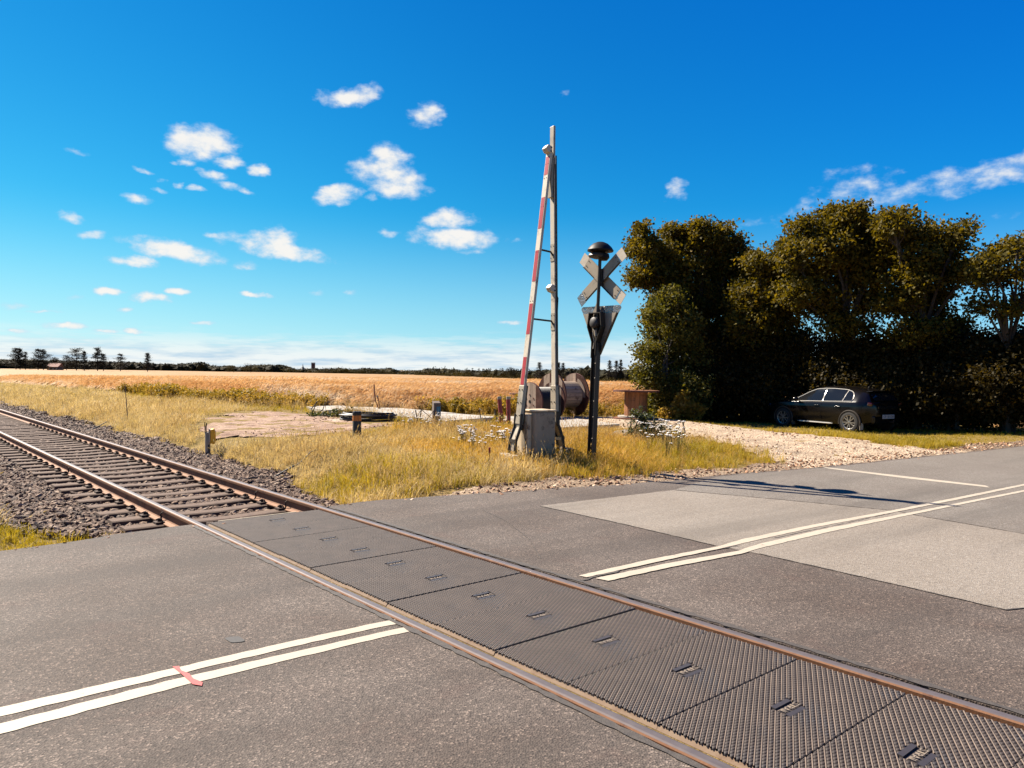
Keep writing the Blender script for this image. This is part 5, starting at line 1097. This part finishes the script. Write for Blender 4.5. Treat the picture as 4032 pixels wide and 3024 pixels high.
make_tree('hedgerow_tree', 'tree with ragged upright side branch right of the tallest crown', HG, base_at(3610, 24.6), px_lobes([(3520,890,55,45),(3580,930,70,60),(3500,1010,75,60),(3620,1020,85,65),(3680,960,45,45),(3770,930,26,36),(3755,985,26,40),(3710,1050,65,50),(3580,1110,95,60),(3690,1130,80,60),(3800,1080,40,36),(3530,1190,90,60),(3650,1220,100,60),(3620,1310,130,60),(3740,1290,70,50),(3505,858,24,22),(3552,866,22,20),(3784,905,14,24),(3830,1050,20,22),(3660,915,20,24)], 24.6, 1.1, None, .8), M_LEAF, 0.125, 300, 24, .13, cl=17, spread=.15, sprigs=5)
make_tree('hedgerow_tree', 'thin open tree at the right edge with sky between its branches', HG, base_at(3985, 22.8), px_lobes([(3900,1030,50,36),(3960,1000,45,35),(4030,985,60,40),(3860,1100,40,40),(3950,1100,60,36),(4060,1070,70,50),(3870,1200,45,36),(4070,1180,70,50),(3960,1230,40,30),(3925,985,22,20),(4005,955,26,20),(3850,1055,20,22)], 22.8, 1.1, None, .7), M_LEAF, 0.12, 230, 25, .10, cl=17, spread=.15, sprigs=5)
make_tree('hedgerow_tree', 'tree just beyond the right edge of the hedgerow view', HG, base_at(4350, 21.5), px_lobes([(4300,1050,130,110),(4420,1000,140,110),(4350,1180,170,130),(4250,1250,120,110)], 21.5), M_LEAF, .18, 150, 26, .13, cl=22)
BGp = 'bushes under the hedgerow'
make_tree('hedge_bush', 'sunlit leafy bush at the left end of the hedge beside the upright drum', BGp, base_at(2680, 28.0), px_lobes([(2570,1240,40,50),(2630,1190,60,60),(2590,1310,55,60),(2545,1390,45,50),(2620,1400,75,70),(2545,1480,50,60),(2610,1520,75,80),(2570,1600,65,50),(2690,1280,75,80),(2710,1420,100,100),(2700,1550,110,90),(2660,1630,110,40),(2760,1600,90,60)], 28.0, 1.1, None, .7), M_LEAF2, .11, 380, 31, .07, 'bush', 18, .13, 3, stems=3, sprigs=6)
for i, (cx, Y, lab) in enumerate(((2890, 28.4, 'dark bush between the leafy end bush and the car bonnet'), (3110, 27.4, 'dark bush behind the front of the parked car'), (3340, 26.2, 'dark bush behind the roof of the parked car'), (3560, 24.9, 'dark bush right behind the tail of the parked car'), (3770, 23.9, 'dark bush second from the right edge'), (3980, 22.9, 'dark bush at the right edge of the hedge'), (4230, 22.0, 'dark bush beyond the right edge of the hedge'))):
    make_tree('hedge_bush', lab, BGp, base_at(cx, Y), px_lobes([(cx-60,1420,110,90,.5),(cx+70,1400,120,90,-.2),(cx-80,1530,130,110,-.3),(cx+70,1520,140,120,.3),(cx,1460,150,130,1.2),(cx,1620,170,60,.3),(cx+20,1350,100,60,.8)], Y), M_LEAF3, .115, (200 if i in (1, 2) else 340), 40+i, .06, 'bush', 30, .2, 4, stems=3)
# ------------------------------------------------------------ far country
def far_tree(name, label, group, px, y_top, y_base, hw, Yd, mat, kind, seed, n=None):
    rng = np.random.RandomState(seed); p = yp(px, y_base, Yd); b = np.array([p[0], p[1], Hf(p[0], p[1])]); q = yp(px, y_top, Yd); Ht = q[2]-b[2]; w = hw*Yd/FPX*(1.15 if kind in ('round', 'spruce') else 1.4)
    t = thing(name, label, 'tree', b, 0, group); wood = MB(); wood.tube([(0, 0, -.3), (0, 0, Ht*.5), (0, 0, Ht*.97)], [Ht*.022, Ht*.015, .03], 6); Vs = []; Fs = []; nb = 0; sz_ = max(.22, Ht*(.045 if kind == 'round' else .036))
    def put(P, s, up=.5):
        nonlocal nb
        V, F = leaf_cards(np.asarray(P), s, rng, up); Vs.append(V); Fs.append(F+nb); nb += len(V)
    if kind == 'round':
        for k in range(11):
            c = np.array([rng.uniform(-.55, .55)*w, rng.uniform(-.5, .5)*w, Ht*rng.uniform(.3, .82)]); put(shell_points(c, (w*.5, w*.5, Ht*.2), 170, rng, .3), sz_)
    else:
        tiers = 9 if kind == 'spruce' else 7
        for k in range(tiers):
            f = k/(tiers-1); z = Ht*((.16+.8*f) if kind == 'spruce' else (.2+.74*f))
            rad = w*((1-f)**.9*1.5+.12) if kind == 'spruce' else w*(1.5-1.0*f**1.6)*rng.uniform(.55, 1.15)
            if kind == 'dense': rad = w*(1-f*.8)
            nbr = 7; z0 = z
            for a in np.arange(nbr)*6.283/nbr+rng.rand()*6:
                z = z0+Ht*rng.uniform(-.055, .055)*(.7 if kind == 'spruce' else 1)
                L_ = rad*rng.uniform(.45, 1.1); dz = (.12 if kind != 'spruce' else -.05)*L_+Ht*.03*rng.uniform(-1, 1); e = np.array([math.cos(a)*L_, math.sin(a)*L_, z+dz]); wood.tube([(0, 0, z-.02*Ht), tuple(e)], [Ht*.006, .02], 4, False)
                s = rng.uniform(.25, 1.0, {'spruce': 34, 'pine': 60}.get(kind, 70))[:, None]; P = np.array([0, 0, z-.02*Ht])*(1-s)+e*s+rng.normal(size=(len(s), 3))*np.array([.09*w+.1, .09*w+.1, Ht*.016]); put(P, sz_*.9, .9)
        put(np.array([0, 0, Ht*.97])+rng.normal(size=(24, 3))*np.array([.12*w, .12*w, Ht*.03]), sz_*.8)
    wood.build('trunk', M_BARK, t); link('crown', np_mesh('crown', np.concatenate(Vs), np.concatenate(Fs)), mat, t); return t
PG = 'wind-blown pines along the left horizon'
for i, (px, yt, hw, kd, lab) in enumerate(((63,1371,29,'pine','broad pine farthest left on the horizon'), (79,1371,15,'pine','slim pine touching the farthest left pine'), (100,1387,17,'spruce','short spiky pine third from the left'), (150,1374,19,'pine','tall dark pine left of the red-roofed house'), (171,1377,24,'pine','open-branched pine at the corner of the red-roofed house'), (262,1400,19,'pine','low flat-topped pine just right of the red-roofed house'), (301,1371,34,'pine','widest pine with layered branches on the left horizon'), (332,1384,17,'spruce','thin spiky pine between the two biggest pines'), (384,1371,30,'dense','dense dark conifer, biggest of the left horizon'), (407,1394,22,'dense','lower dark conifer joined to the biggest one'), (474,1394,20,'pine','lone open pine right of the conifer group'), (581,1391,19,'dense','lone dark cone-shaped conifer on the field edge'))):
    far_tree('pine_tree', lab, PG, px, yt, 1452+px*.0125, hw, 350, M_FARC, kd, 100+i)
far_tree('round_tree', 'dark rounded tree behind the red-roofed house', None, 217, 1404, 1450, 21, 362, M_FAR, 'round', 130)
far_tree('round_tree', 'olive rounded tree standing out of the far treeline left of the church', None, 988, 1427, 1466, 32, 395, M_FAROLV, 'round', 131)
far_tree('round_tree', 'small pale green tree left of the olive tree on the horizon', None, 905, 1436, 1464, 18, 398, M_FAROLV, 'round', 132)
far_tree('round_tree', 'dark oak showing between the barrier booms on the far field edge', None, 2022, 1444, 1490, 27, 300, M_FAR, 'round', 133)
far_tree('round_tree', 'dark oak beside the signal post on the far field edge', None, 2290, 1444, 1498, 28, 262, M_FAR, 'round', 134)
SPG = 'spruces on the right horizon'
for i, (px, yt, hw, lab) in enumerate(((2124,1427,18,'lone spruce left of the second boom, above the drums'), (2200,1428,12,'slim spruce just right of the second boom'), (2217,1430,16,'spruce above the largest drum'), (2400,1422,17,'left spruce of the three between signal and hedge'), (2427,1420,15,'middle spruce of the three between signal and hedge'), (2444,1417,12,'tallest right spruce of the three between signal and hedge'), (2505,1428,20,'dark spruce half hidden by the hedge end'))):
    far_tree('spruce_tree', lab, SPG, px, yt, 1490+(px-2000)*.02, hw, 262, M_FARC, 'spruce', 150+i)
# treeline that reads as one mass
def treeline():
    X = [-300,0,50,110,250,420,520,620,700,760,795,820,880,890,930,1020,1110,1130,1160,1250,1300,1345,1380,1430,1500,1535,1570,1640,1690,1760,1800,1900,2000,2060,2200,2300,2320,2400,2450,2700,3300]; T = [1412,1412,1413,1414,1416,1422,1424,1432,1429,1428,1422,1436,1441,1437,1444,1433,1436,1442,1453,1450,1450,1447,1455,1448,1452,1446,1461,1458,1450,1450,1455,1456,1455,1459,1450,1446,1444,1459,1452,1446,1440]
    BX = [-300,0,565,1130,1570,1956,2411,3300]; BY = [1450,1452,1460,1467,1477,1488,1500,1512]; DX = [-300,600,1150,1570,1956,2411,3300]; DY = [385,430,455,455,335,268,250]
    rng = np.random.RandomState(77); Vs = []; Fs = []; nb = 0; CV = []; CF = []
    ico = bmesh.new(); bmesh.ops.create_icosphere(ico, subdivisions=2, radius=1); iv = np.array([v.co[:] for v in ico.verts]); fi = np.array([[v.index for v in f.verts] for f in ico.faces]); ico.free(); cb = 0
    x = -300
    while x < 3300:
        for row in range(2):
            D = np.interp(x, DX, DY)+rng.uniform(-6, 10)+row*14; yt = np.interp(x, X, T)+rng.uniform(-1, 3)+(1.5 if row == 0 else -.5)+ (rng.rand() < .3)*4*(row == 0); yb = np.interp(x, BX, BY)
            p = yp(x, yb, D); q = yp(x, yt, D); zb = Hf(p[0], p[1]); h = max(1.2, q[2]-zb); wv = rng.uniform(2.2, 4.2)*D/400
            c = np.array([p[0], p[1], zb+h*.42]); rad = np.array([wv, wv*1.1, h*.56])
            V = iv*rad*.86*(1+.18*rng.normal(size=(len(iv), 1)))+c; CV.append(V); CF.append(fi+cb); cb += len(V)
            P = shell_points(c, rad, 150, rng, .8); P = P[P[:, 2] > zb-.3]; V, F = leaf_cards(P, .62*D/400, rng, .3); Vs.append(V); Fs.append(F+nb); nb += len(V)
        x += rng.uniform(9, 17)
    # little conifer tops on the right part
    for k in range(46):
        x = rng.uniform(1660, 2090); D = np.interp(x, DX, DY)-2; p = yp(x, np.interp(x, BX, BY), D); yt = np.interp(x, X, T)-rng.uniform(0, 7); q = yp(x, yt, D); zb = Hf(p[0], p[1]); h = q[2]-zb; s = rng.rand(46); P = np.stack([p[0]+rng.normal(size=46)*(1-s)*.9, p[1]+rng.normal(size=46)*(1-s)*.9, zb+h*s], 1)
        V, F = leaf_cards(P, .55, rng, .3); Vs.append(V); Fs.append(F+nb); nb += len(V)
    Fs = np.concatenate(Fs); V = np.concatenate(Vs); CVa = np.concatenate(CV); CFa = np.concatenate(CF); CFq = np.concatenate([CFa, CFa[:, 2:3]], 1)
    me = bpy.data.meshes.new('far_treeline'); me.from_pydata(np.concatenate([V, CVa]).tolist(), [], Fs.tolist()+(CFa+len(V)).tolist()); me.update()
    tag(link('far_treeline', me, M_FAR), 'dark far-off woods and hedges along the horizon', None, None, 'stuff')
treeline()
# low olive scrub in front of the woods
def scrub():
    rng = np.random.RandomState(5); Vs = []; Fs = []; nb = 0
    for k in range(150):
        x = rng.uniform(1120, 2520); D = np.interp(x, [1100, 1570, 1956, 2411, 2600], [440, 440, 322, 255, 245]); yb = np.interp(x, [1130,1570,1956,2411,2600], [1467,1477,1488,1500,1505]); p = yp(x, yb, D); h = rng.uniform(1.2, 3.1)*D/330; c = np.array([p[0], p[1], Hf(p[0], p[1])+h*.45]); P = shell_points(c, (h*.9, h*.9, h*.55), 120, rng, .2); V, F = leaf_cards(P, .42*D/330, rng, .3); Vs.append(V); Fs.append(F+nb); nb += len(V)
    tag(link('far_scrub', np_mesh('far_scrub', np.concatenate(Vs), np.concatenate(Fs)), M_FAROLV), 'olive scrub along the far edge of the barley field', None, None, 'stuff')
scrub()
# buildings
M_TILE = simple('red_tiles', (.42, .16, .11), (.33, .12, .085), 1.5, .8, 0, .3, 8, .03); M_WALLD = simple('dark_wall', (.16, .12, .1), (.12, .09, .08), 2, .9); M_WALLW = simple('white_wall', (.62, .6, .55), (.5, .47, .43), 1, .9, 0, .1, 4, .02); M_BRICK = simple('church_brick', (.2, .1, .085), (.15, .075, .065), .5, .9, 0, .1, 2, .05); M_LEAD = simple('lead_roof', (.15, .17, .17), (.12, .135, .135), .4, .6)
p = yp(210, 1451, 356); zb = Hf(p[0], p[1]); s = 356/FPX; t = thing('farmhouse', 'small house with a red tiled roof among the left horizon pines', 'house', (p[0], p[1], zb)); w = 25*s; ze = CAMH+(1448-1446)*s-zb; zr = CAMH+(1448-1431)*s-zb
m = MB(); m.box((0, 1.6, ze/2-.3), (2*w*.88, 4.4, ze+.6)); m.build('wall', M_WALLD, t)
m = MB(); m.add([(-w*.9, -.9, ze), (w*.9, -.9, ze), (w*.9, 4.1, ze), (-w*.9, 4.1, ze), (-w, 1.6, zr), (w, 1.6, zr)], [(0, 1, 5, 4), (2, 3, 4, 5), (1, 2, 5), (3, 0, 4), (0, 3, 2, 1)]); rf = m.build('roof', M_TILE, t)
for xx in (-1.6, .2, 1.8): m = MB(); m.box((xx, -.62, ze*.5), (.6, .06, .8)); m.build('window', M_WALLW, t)
D = 2500; s = D/FPX; p = yp(1215, 1458, D); zb = -6; t = thing('church', 'far church with square brick tower and slim spire on the horizon', 'church', (p[0], p[1], zb))
def cz(y): return yp(1215, y, D)[2]-zb
def cx_(x): return (x-1215)*s
m = MB(); m.box(((cx_(1227)+cx_(1239.5))/2, 0, cz(1430)/2), (12.5*s, 12*s, cz(1430))); tw = m.build('tower', M_BRICK, t); m = MB(); m.box(((cx_(1227)+cx_(1239.5))/2, 0, cz(1428.6)), (13.5*s, 13*s, 1.8)); m.build('parapet', M_BRICK, tw)
for q in (-2.6, 2.6): m = MB(); m.box(((cx_(1227)+cx_(1239.5))/2+q, -6.05*s, cz(1437)), (1.8, .5, 5)); m.build('belfry_opening', M_BLACK, tw)
m = MB(); xa, xb = cx_(1183), cx_(1211); m.prism([(xa, -9, 0), (xa, 9, 0), (xa, 9, cz(1454)), (xa, 0, cz(1448.5)), (xa, -9, cz(1454))], (xb-xa, 0, 0)); nv = m.build('nave', M_LEAD, t)
m = MB(); m.lathe([(4.2, cz(1452)), (4.0, cz(1447)), (1.6, cz(1443)), (.1, cz(1431))], 8, (cx_(1192.5), 0, 0)); m.build('spire', M_LEAD, t)
D = 470; s = D/FPX; p = yp(1605, 1474, D); zb = Hf(p[0], p[1]); t = thing('farm_building', 'long low whitish building half hidden by trees on the horizon', 'building', (p[0], p[1], zb)); h = yp(1605, 1464, D)[2]-zb
m = MB(); m.box((0, 2, h/2), (58*s, 6, h)); m.build('wall', M_WALLW, t); m = MB(); m.prism([(-30*s, -1.6, h), (-30*s, 5.6, h), (-30*s, 2, h+.6)], (60*s, 0, 0)); m.build('roof', M_WALLD, t)
for q in (-18, -6, 8, 20): m = MB(); m.box((q*s, -1.03, h*.55), (1.2, .06, .7)); m.build('window', M_DARK, t)

# ------------------------------------------------------------ barley field
def fsheet(X, Y): return H(X, Y)+.50*ss(field_d(X, Y), .5, 1.2)+.10*(vnoise(X, Y, 1.1, 9)-.5)+.12*(vnoise(X, Y, 4.3, 10)-.5)
fx = axis((-60, 20), .6, 700, 1.25); fy = np.concatenate([np.arange(24, 70, .6), np.arange(70, 130, 2), np.arange(130, 446, 8)])
def fkeep(x, y): return (field_d(x, y) > .5) & (y < 440) & (np.abs(x) < 420)
me = grid_mesh('barley_field', fx, fy, fsheet, fkeep); co = np.empty(len(me.vertices)*3, np.float32); me.vertices.foreach_get('co', co); co = co.reshape(-1, 3); x, y = co[:, 0], co[:, 1]
fr_m = ((x > -.74*y-3) & (x < .52*y+3)); dn = fr_m*np.where(y < 46, 26, np.where(y < 66, 13, np.where(y < 105, 5, 0)))
attr(me, 'dens', dn); attr(me, 'size', np.where(y < 46, 1., np.where(y < 66, 1.12, 1.3)))
def barley_clump(seed):
    r = np.random.RandomState(seed); V = []; F = []
    for b in range(13):
        a = r.rand()*6.283; q = .17*math.sqrt(r.rand()); p = np.array([q*math.cos(a), q*math.sin(a), -.28]); h = r.uniform(.42, .58); ln = np.array([r.uniform(.03, .16), r.uniform(-.06, .06)]); sd = np.array([r.uniform(-1, 1), r.uniform(-1, 1), 0]); sd /= np.linalg.norm(sd); w = .0045
        tip = p+np.array([ln[0], ln[1], h]); b0 = len(V); V += [p-sd*w, p+sd*w, tip+sd*w*.7, tip-sd*w*.7]; F.append((b0, b0+1, b0+2, b0+3))
        dr = np.array([ln[0]*4+.25, ln[1]*3, r.uniform(.1, .7)]); dr /= np.linalg.norm(dr)
        for s2 in (sd, np.cross(dr, sd)):
            b0 = len(V); L_ = r.uniform(.13, .19); V += [tip, tip+dr*L_*.35+s2*.014, tip+dr*L_, tip+dr*L_*.35-s2*.014]; F.append((b0, b0+1, b0+2, b0+3))
    m_ = np_mesh('barley_clump', V, F); m_.materials.append(M_BARLEY); return m_
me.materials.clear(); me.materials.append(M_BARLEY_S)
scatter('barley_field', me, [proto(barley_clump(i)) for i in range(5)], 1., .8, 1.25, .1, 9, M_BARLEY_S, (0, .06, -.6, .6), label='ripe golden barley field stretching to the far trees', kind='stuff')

# ------------------------------------------------------------ grasses
PL = [poly_px(q, .1) for q in ([(1205,1609),(1345,1604),(1420,1621),(1282,1624)], [(1352,1605),(1478,1604),(1800,1635),(1532,1641)], [(1545,1643),(1800,1638),(1960,1652),(1760,1668)], [(1990,1652),(2190,1652),(2440,1684),(2190,1700)])]
def free(x, y):
    e = outside_road(x, y); d = x*W[0]+y*W[1]; o = x*ND[0]+y*ND[1]-OC
    k = ((e > .38+.55*vnoise(x, y, .7, 12)) | ((d < 3) & (e > .08+.12*vnoise(x, y, .5, 13)))) & (o > 0) & ~bed_keep(x, y) & (field_d(x, y) < .4)
    k &= ~(inside(LOT, x, y) & (pdist(LOT, x, y) > .5*vnoise(x, y, .8, 14))) & ~(inside(DIRT, x, y) & (pdist(DIRT, x, y) > .55*vnoise(x, y, .9, 16)))
    for q in PL: k &= ~inside(q, x, y)
    return k
def frus(x, y): return (x > -.76*y-2) & (x < .76*y+2) & (y > 4)
def dd(x, y): return x*W[0]+y*W[1]
def sfun(x, y): return x*U[0]+y*U[1]
def far_k(y): return np.where(y < 19, 1., np.where(y < 27, .6, np.where(y < 45, .3, .1)))
def dens_long(x, y):
    d = dd(x, y); k = free(x, y) & frus(x, y) & (d > 7.4+.9*vnoise(x, y, 1., 19)) & (d < 21.8) & (y < 29) & (sfun(x, y) < 17.5) & ~((x > 3.6) & (d > 15.5)) & (d < 16.6-.0*x)
    return k*far_k(y)*(.35+.9*vnoise(x, y, 1.3, 20))
def size_long(x, y): return (.40+.28*ss(outside_road(x, y), .3, 2.6))*(1-.45*np.exp(-((x+3.5)**2+(y-17.0)**2)/2.5))*(.7+.6*vnoise(x, y, 1.7, 21))*(.45+.55*ss(pdist(LOT, x, y), .2, 3.2))
def dens_pale(x, y):
    d = dd(x, y); s_ = sfun(x, y); k = free(x, y) & frus(x, y) & (d > 4.5) & (d < 10.0+3.5*vnoise(x, y, 2., 22)) & (y < 80)
    k2 = free(x, y) & frus(x, y) & (d < 2.2) & (s_ > 10.5) & (y < 80)
    return (k | k2)*far_k(y)*(.4+.9*vnoise(x, y, 1.1, 23))
def dens_green(x, y):
    d = dd(x, y); s_ = sfun(x, y); fr_ = free(x, y) & frus(x, y)
    a = fr_ & (d > 8.4) & (s_ > 15) & (d < 15) & (y < 95); b = fr_ & (d < 3.0) & (s_ < 11.5); c = fr_ & ((d > 20.5) | ((d > 16) & (x > 3.6))) & (d < 30) & (y < 36) & (x < 22); e = fr_ & (d > 5.) & (d < 20) & (outside_road(x, y) < 3.4) & (y < 22)
    return (a*.28+b*1.1+c*.9+e*.6)*far_k(y)*(.4+.8*vnoise(x, y, 1.4, 25))
def size_green(x, y): return np.where(dd(x, y) > 20, .3, np.where(dd(x, y) < 3, .62, .85))*(.7+.6*vnoise(x, y, 1.2, 26))
lt = [proto(tuft('long_grass', 15, .50, .075, M_GRASS, 300+i, .0042, .75, 4, 5, .075, .008, (.35, -.1))) for i in range(5)]
scatter('long_grass', region('long_grass', (-8, 14, 9, 30), .25, dens_long, size_long), lt, 150, .6, 1.2, .2, 31, label='long dry golden grass round the barrier and signal', kind='stuff')
pt = [proto(tuft('pale_grass', 16, .26, .08, M_SHORT, 320+i, .004, .9, 3, 2, .05, .006, (.4, -.1))) for i in range(4)]
scatter('pale_grass', region('pale_grass', (-62, 1, 8, 82), .4, dens_pale, lambda x, y: (.6+.8*vnoise(x, y, 1.5, 27))*np.where(y > 27, 1.4, 1.)), pt, 120, .6, 1.25, .2, 32, label='pale dry grass beside the railway ballast', kind='stuff')
gt = [proto(tuft('green_grass', 16, .30, .08, M_GRASSG, 340+i, .005, .8, 3, 1, .05, .007, (.3, -.1))) for i in range(4)]
scatter('green_grass', region('green_grass', (-70, 22, 4, 96), .4, dens_green, size_green), gt, 130, .6, 1.25, .2, 33, label='short green and yellow grass on the verges', kind='stuff')
sw = [proto(tuft('straw', 4, .72, .05, M_STRAW, 360+i, .003, .55, 4, 4, .09, .007, (.45, -.15))) for i in range(4)]
scatter('straw_stems', region('straw_stems', (-20, 14, 9, 34), .25, lambda x, y: np.where(free(x, y) & frus(x, y) & (dd(x, y) > 6) & (dd(x, y) < 15.5), 1, 0)*far_k(y)*ss(vnoise(x, y, 1.1, 51), .3, .8), lambda x, y: (.42+.35*ss(outside_road(x, y), .3, 2.6))*(1-.6*np.exp(-((x+3.5)**2+(y-17.0)**2)/2.5))*(.5+.5*ss(pdist(LOT, x, y), .2, 3.))), sw, 75, .6, 1.2, .3, 37, label='pale straw stems standing above the grass of the verge', kind='stuff')
def weed_clump(seed, h):
    r = np.random.RandomState(seed); V = []; F = []
    for b in range(5):
        a = r.rand()*6.283; p = np.array([.1*math.cos(a)*r.rand(), .1*math.sin(a)*r.rand(), 0]); tip = p+np.array([r.uniform(-.12, .16), r.uniform(-.1, .1), h*r.uniform(.6, 1)]); b0 = len(V); sd = np.array([math.cos(a+1.5), math.sin(a+1.5), 0]); V += [p-sd*.006, p+sd*.006, tip+sd*.003, tip-sd*.003]; F.append((b0, b0+1, b0+2, b0+3))
        k = 16; t_ = r.uniform(.15, 1, k)[:, None]; P = p+(tip-p)*t_+r.normal(size=(k, 3))*.02; VV, FF = leaf_cards(P, .10, r, .3, .26); F += [tuple(q+len(V)) for q in FF]; V += list(VV)
    m_ = np_mesh('weed', V, F); m_.materials.append(M_WEED); return m_
def dens_weed(x, y):
    f = field_d(x, y); k = (f > -1.9+1.2*vnoise(x, y, 1., 41)) & (f < .9) & frus(x, y) & (x < 6.3) & (x > -24); 
    for q in PL: k &= ~inside(q, x, y)
    return k*(.3+.9*vnoise(x, y, 1.2, 42))
scatter('field_margin', region('field_margin', (-25, 7, 26, 54), .3, dens_weed, lambda x, y: .6+.65*vnoise(x, y, 1.3, 43)), [proto(weed_clump(400+i, .62)) for i in range(5)]+lt[:3], 46, .7, 1.2, .15, 35, label='tall golden and olive weeds along the near edge of the barley field', kind='stuff')

# ------------------------------------------------------------ single plants
M_PETAL = simple('white_petals', (1.75, 1.75, 1.75), (1.6, 1.55, 1.5), 20, .7, 0, 0); M_STEMG = simple('stem', (.13, .13, .03), (.2, .17, .05), 10, .8, 0, 0)
def yarrow(seed):
    r = random.Random(seed); st = MB(); fl = MB()
    for k in range(r.randint(4, 6)):
        a = r.uniform(0, 6.28); h = r.uniform(.36, .6); q = r.uniform(.03, .16); tip = Vector((q*math.cos(a), q*math.sin(a), h)); st.tube([(tip.x*.2, tip.y*.2, -.03), (tip.x*.5, tip.y*.5, h*.5), tip], [.005, .004, .003], 4, False)
        for j in range(7):
            b = r.uniform(0, 6.28); d = r.uniform(0, .045); c = tip+Vector((d*math.cos(b), d*math.sin(b), r.uniform(0, .012))); st.tube([tip-Vector((0, 0, .04)), c], .002, 3, False); fl.lathe([(.001, .006), (.011, .006), (.014, 0), (.001, -.004)], 6, c)
    return st, fl
protos_y = []
rs = random.Random(9)
def put_yarrow(px, py, lab, grp):
    p = gp(px, py, .1); x, y = p[0], p[1]; z = Hf(x, y); t = thing('yarrow_plant', lab, 'plant', (x, y, z), rs.uniform(0, 6.28), grp)
    if len(protos_y) < 5:
        st, fl = yarrow(len(protos_y)); a = st.build('stem', M_STEMG, t); b = fl.build('flower_head', M_PETAL, t); protos_y.append((a.data, b.data))
    else:
        a, b = protos_y[rs.randrange(5)]; link('stem', a, None, t); link('flower_head', b, None, t)
    s_ = rs.uniform(.62, .95); t.scale = (s_, s_, s_)
for i in range(26): put_yarrow(rs.uniform(1800, 2060), rs.gauss(1775, 22), 'white-flowered yarrow in the grass left of the barrier cabinet', 'yarrow left of the barrier')
for i in range(22): put_yarrow(rs.gauss(2620, 40), rs.gauss(1772, 16), 'white-flowered yarrow in the grass right of the signal post', 'yarrow right of the signal post')
for i in range(16): put_yarrow(rs.uniform(1560, 1790), rs.gauss(1712, 10), 'white-flowered yarrow in front of the timber post', 'yarrow by the timber post')
def bush_px(name, label, L_, Y, mat, size, per, seed, cat='shrub', bx=None):
    make_tree(name, label, None, base_at(bx or L_[0][0], Y), px_lobes(L_, Y, 1., None, .12), mat, size, per, seed, .018, cat, 20, .06, 2, .6, 'foliage', .4, 3)
bush_px('shrub', 'small green shrub growing in front of the upright orange drum', [(2515,1690,42,42,0),(2545,1655,24,40,0),(2510,1635,18,32,.1),(2560,1700,35,35,-.1)], 17.3, M_SHRUB, .06, 900, 61)
bush_px('shrub', 'little leafy plant just right of the small green shrub', [(2592,1695,20,28,0),(2605,1670,12,18,0)], 17.2, M_SHRUB, .05, 900, 62)
bush_px('shrub', 'low green weeds on the soil in front of the left concrete plate', [(1260,1640,60,16,0),(1340,1632,40,18,0),(1380,1625,20,22,0)], 26.0, M_SHRUB, .08, 700, 63)
bush_px('shrub', 'green weeds at the foot of the red pipes', [(1950,1668,35,30,0),(1990,1690,30,25,0),(1935,1690,35,20,0)], 21.8, M_WEED, .07, 800, 64)
bush_px('shrub', 'leafy weeds spreading around the timber post', [(1650,1690,60,28,0),(1740,1700,50,25,0),(1580,1690,40,20,0)], 20.6, M_WEED, .07, 700, 65)
bush_px('shrub', 'tall dry grass clump at the foot of the hedge end', [(2690,1590,40,50,0),(2730,1620,35,35,0),(2640,1630,40,30,0)], 26.4, M_WEED, .12, 500, 66)
# grey gravel heap
P = [gp(a, b, .08)[:2] for a, b in ((2395,1742),(2545,1738),(2530,1712),(2420,1712))]; c = sum(P)/4; zc_ = Hf(*c); t = thing('gravel_heap', 'low heap of grey gravel in the grass behind the signal post', 'gravel heap', (c[0], c[1], zc_)); V = []; F = []; nr, na = 7, 22; r = random.Random(6)
for i in range(nr+1):
    for j in range(na): a = 6.283*j/na; q = i/nr; V.append((.62*q*math.cos(a)*(1+.1*math.sin(3*a)), .8*q*math.sin(a), .2*(1-q*q)-.03+r.uniform(-.012, .012)))
m = MB(); m.add(V, [(i*na+j, i*na+(j+1) % na, (i+1)*na+(j+1) % na, (i+1)*na+j) for i in range(nr) for j in range(na)]); m.build('gravel', M_GGREY, t, 'all')

# ------------------------------------------------------------ loose stones and clods
M_PEB = stone_mat('pebble', 2.0)
PEB = []
for i in range(4):
    q = STONES[i].copy(); q.materials.clear(); q.materials.append(M_PEB); PEB.append(proto(q))
def dens_peb(x, y):
    e = outside_road(x, y)
    return frus(x, y)*(lot_keep(x, y)*.35+shoulder_keep(x, y)*1.3+shl_keep(x, y)*1.5+(inside(DIRT, x, y))*.4*ss(vnoise(x, y, 1.5, 61), .45, .8)+((e > -.25) & (e < .02) & (x*ND[0]+y*ND[1] > OC))*.12)*far_k(y)
scatter('loose_stones', region('loose_stones', (-14, 20, 4, 33), .15, dens_peb, lambda x, y: .6+.8*vnoise(x, y, .5, 62), .03), PEB, 60, .010, .032, .6, 71, label='small loose stones and clods scattered on gravel and soil', kind='stuff')
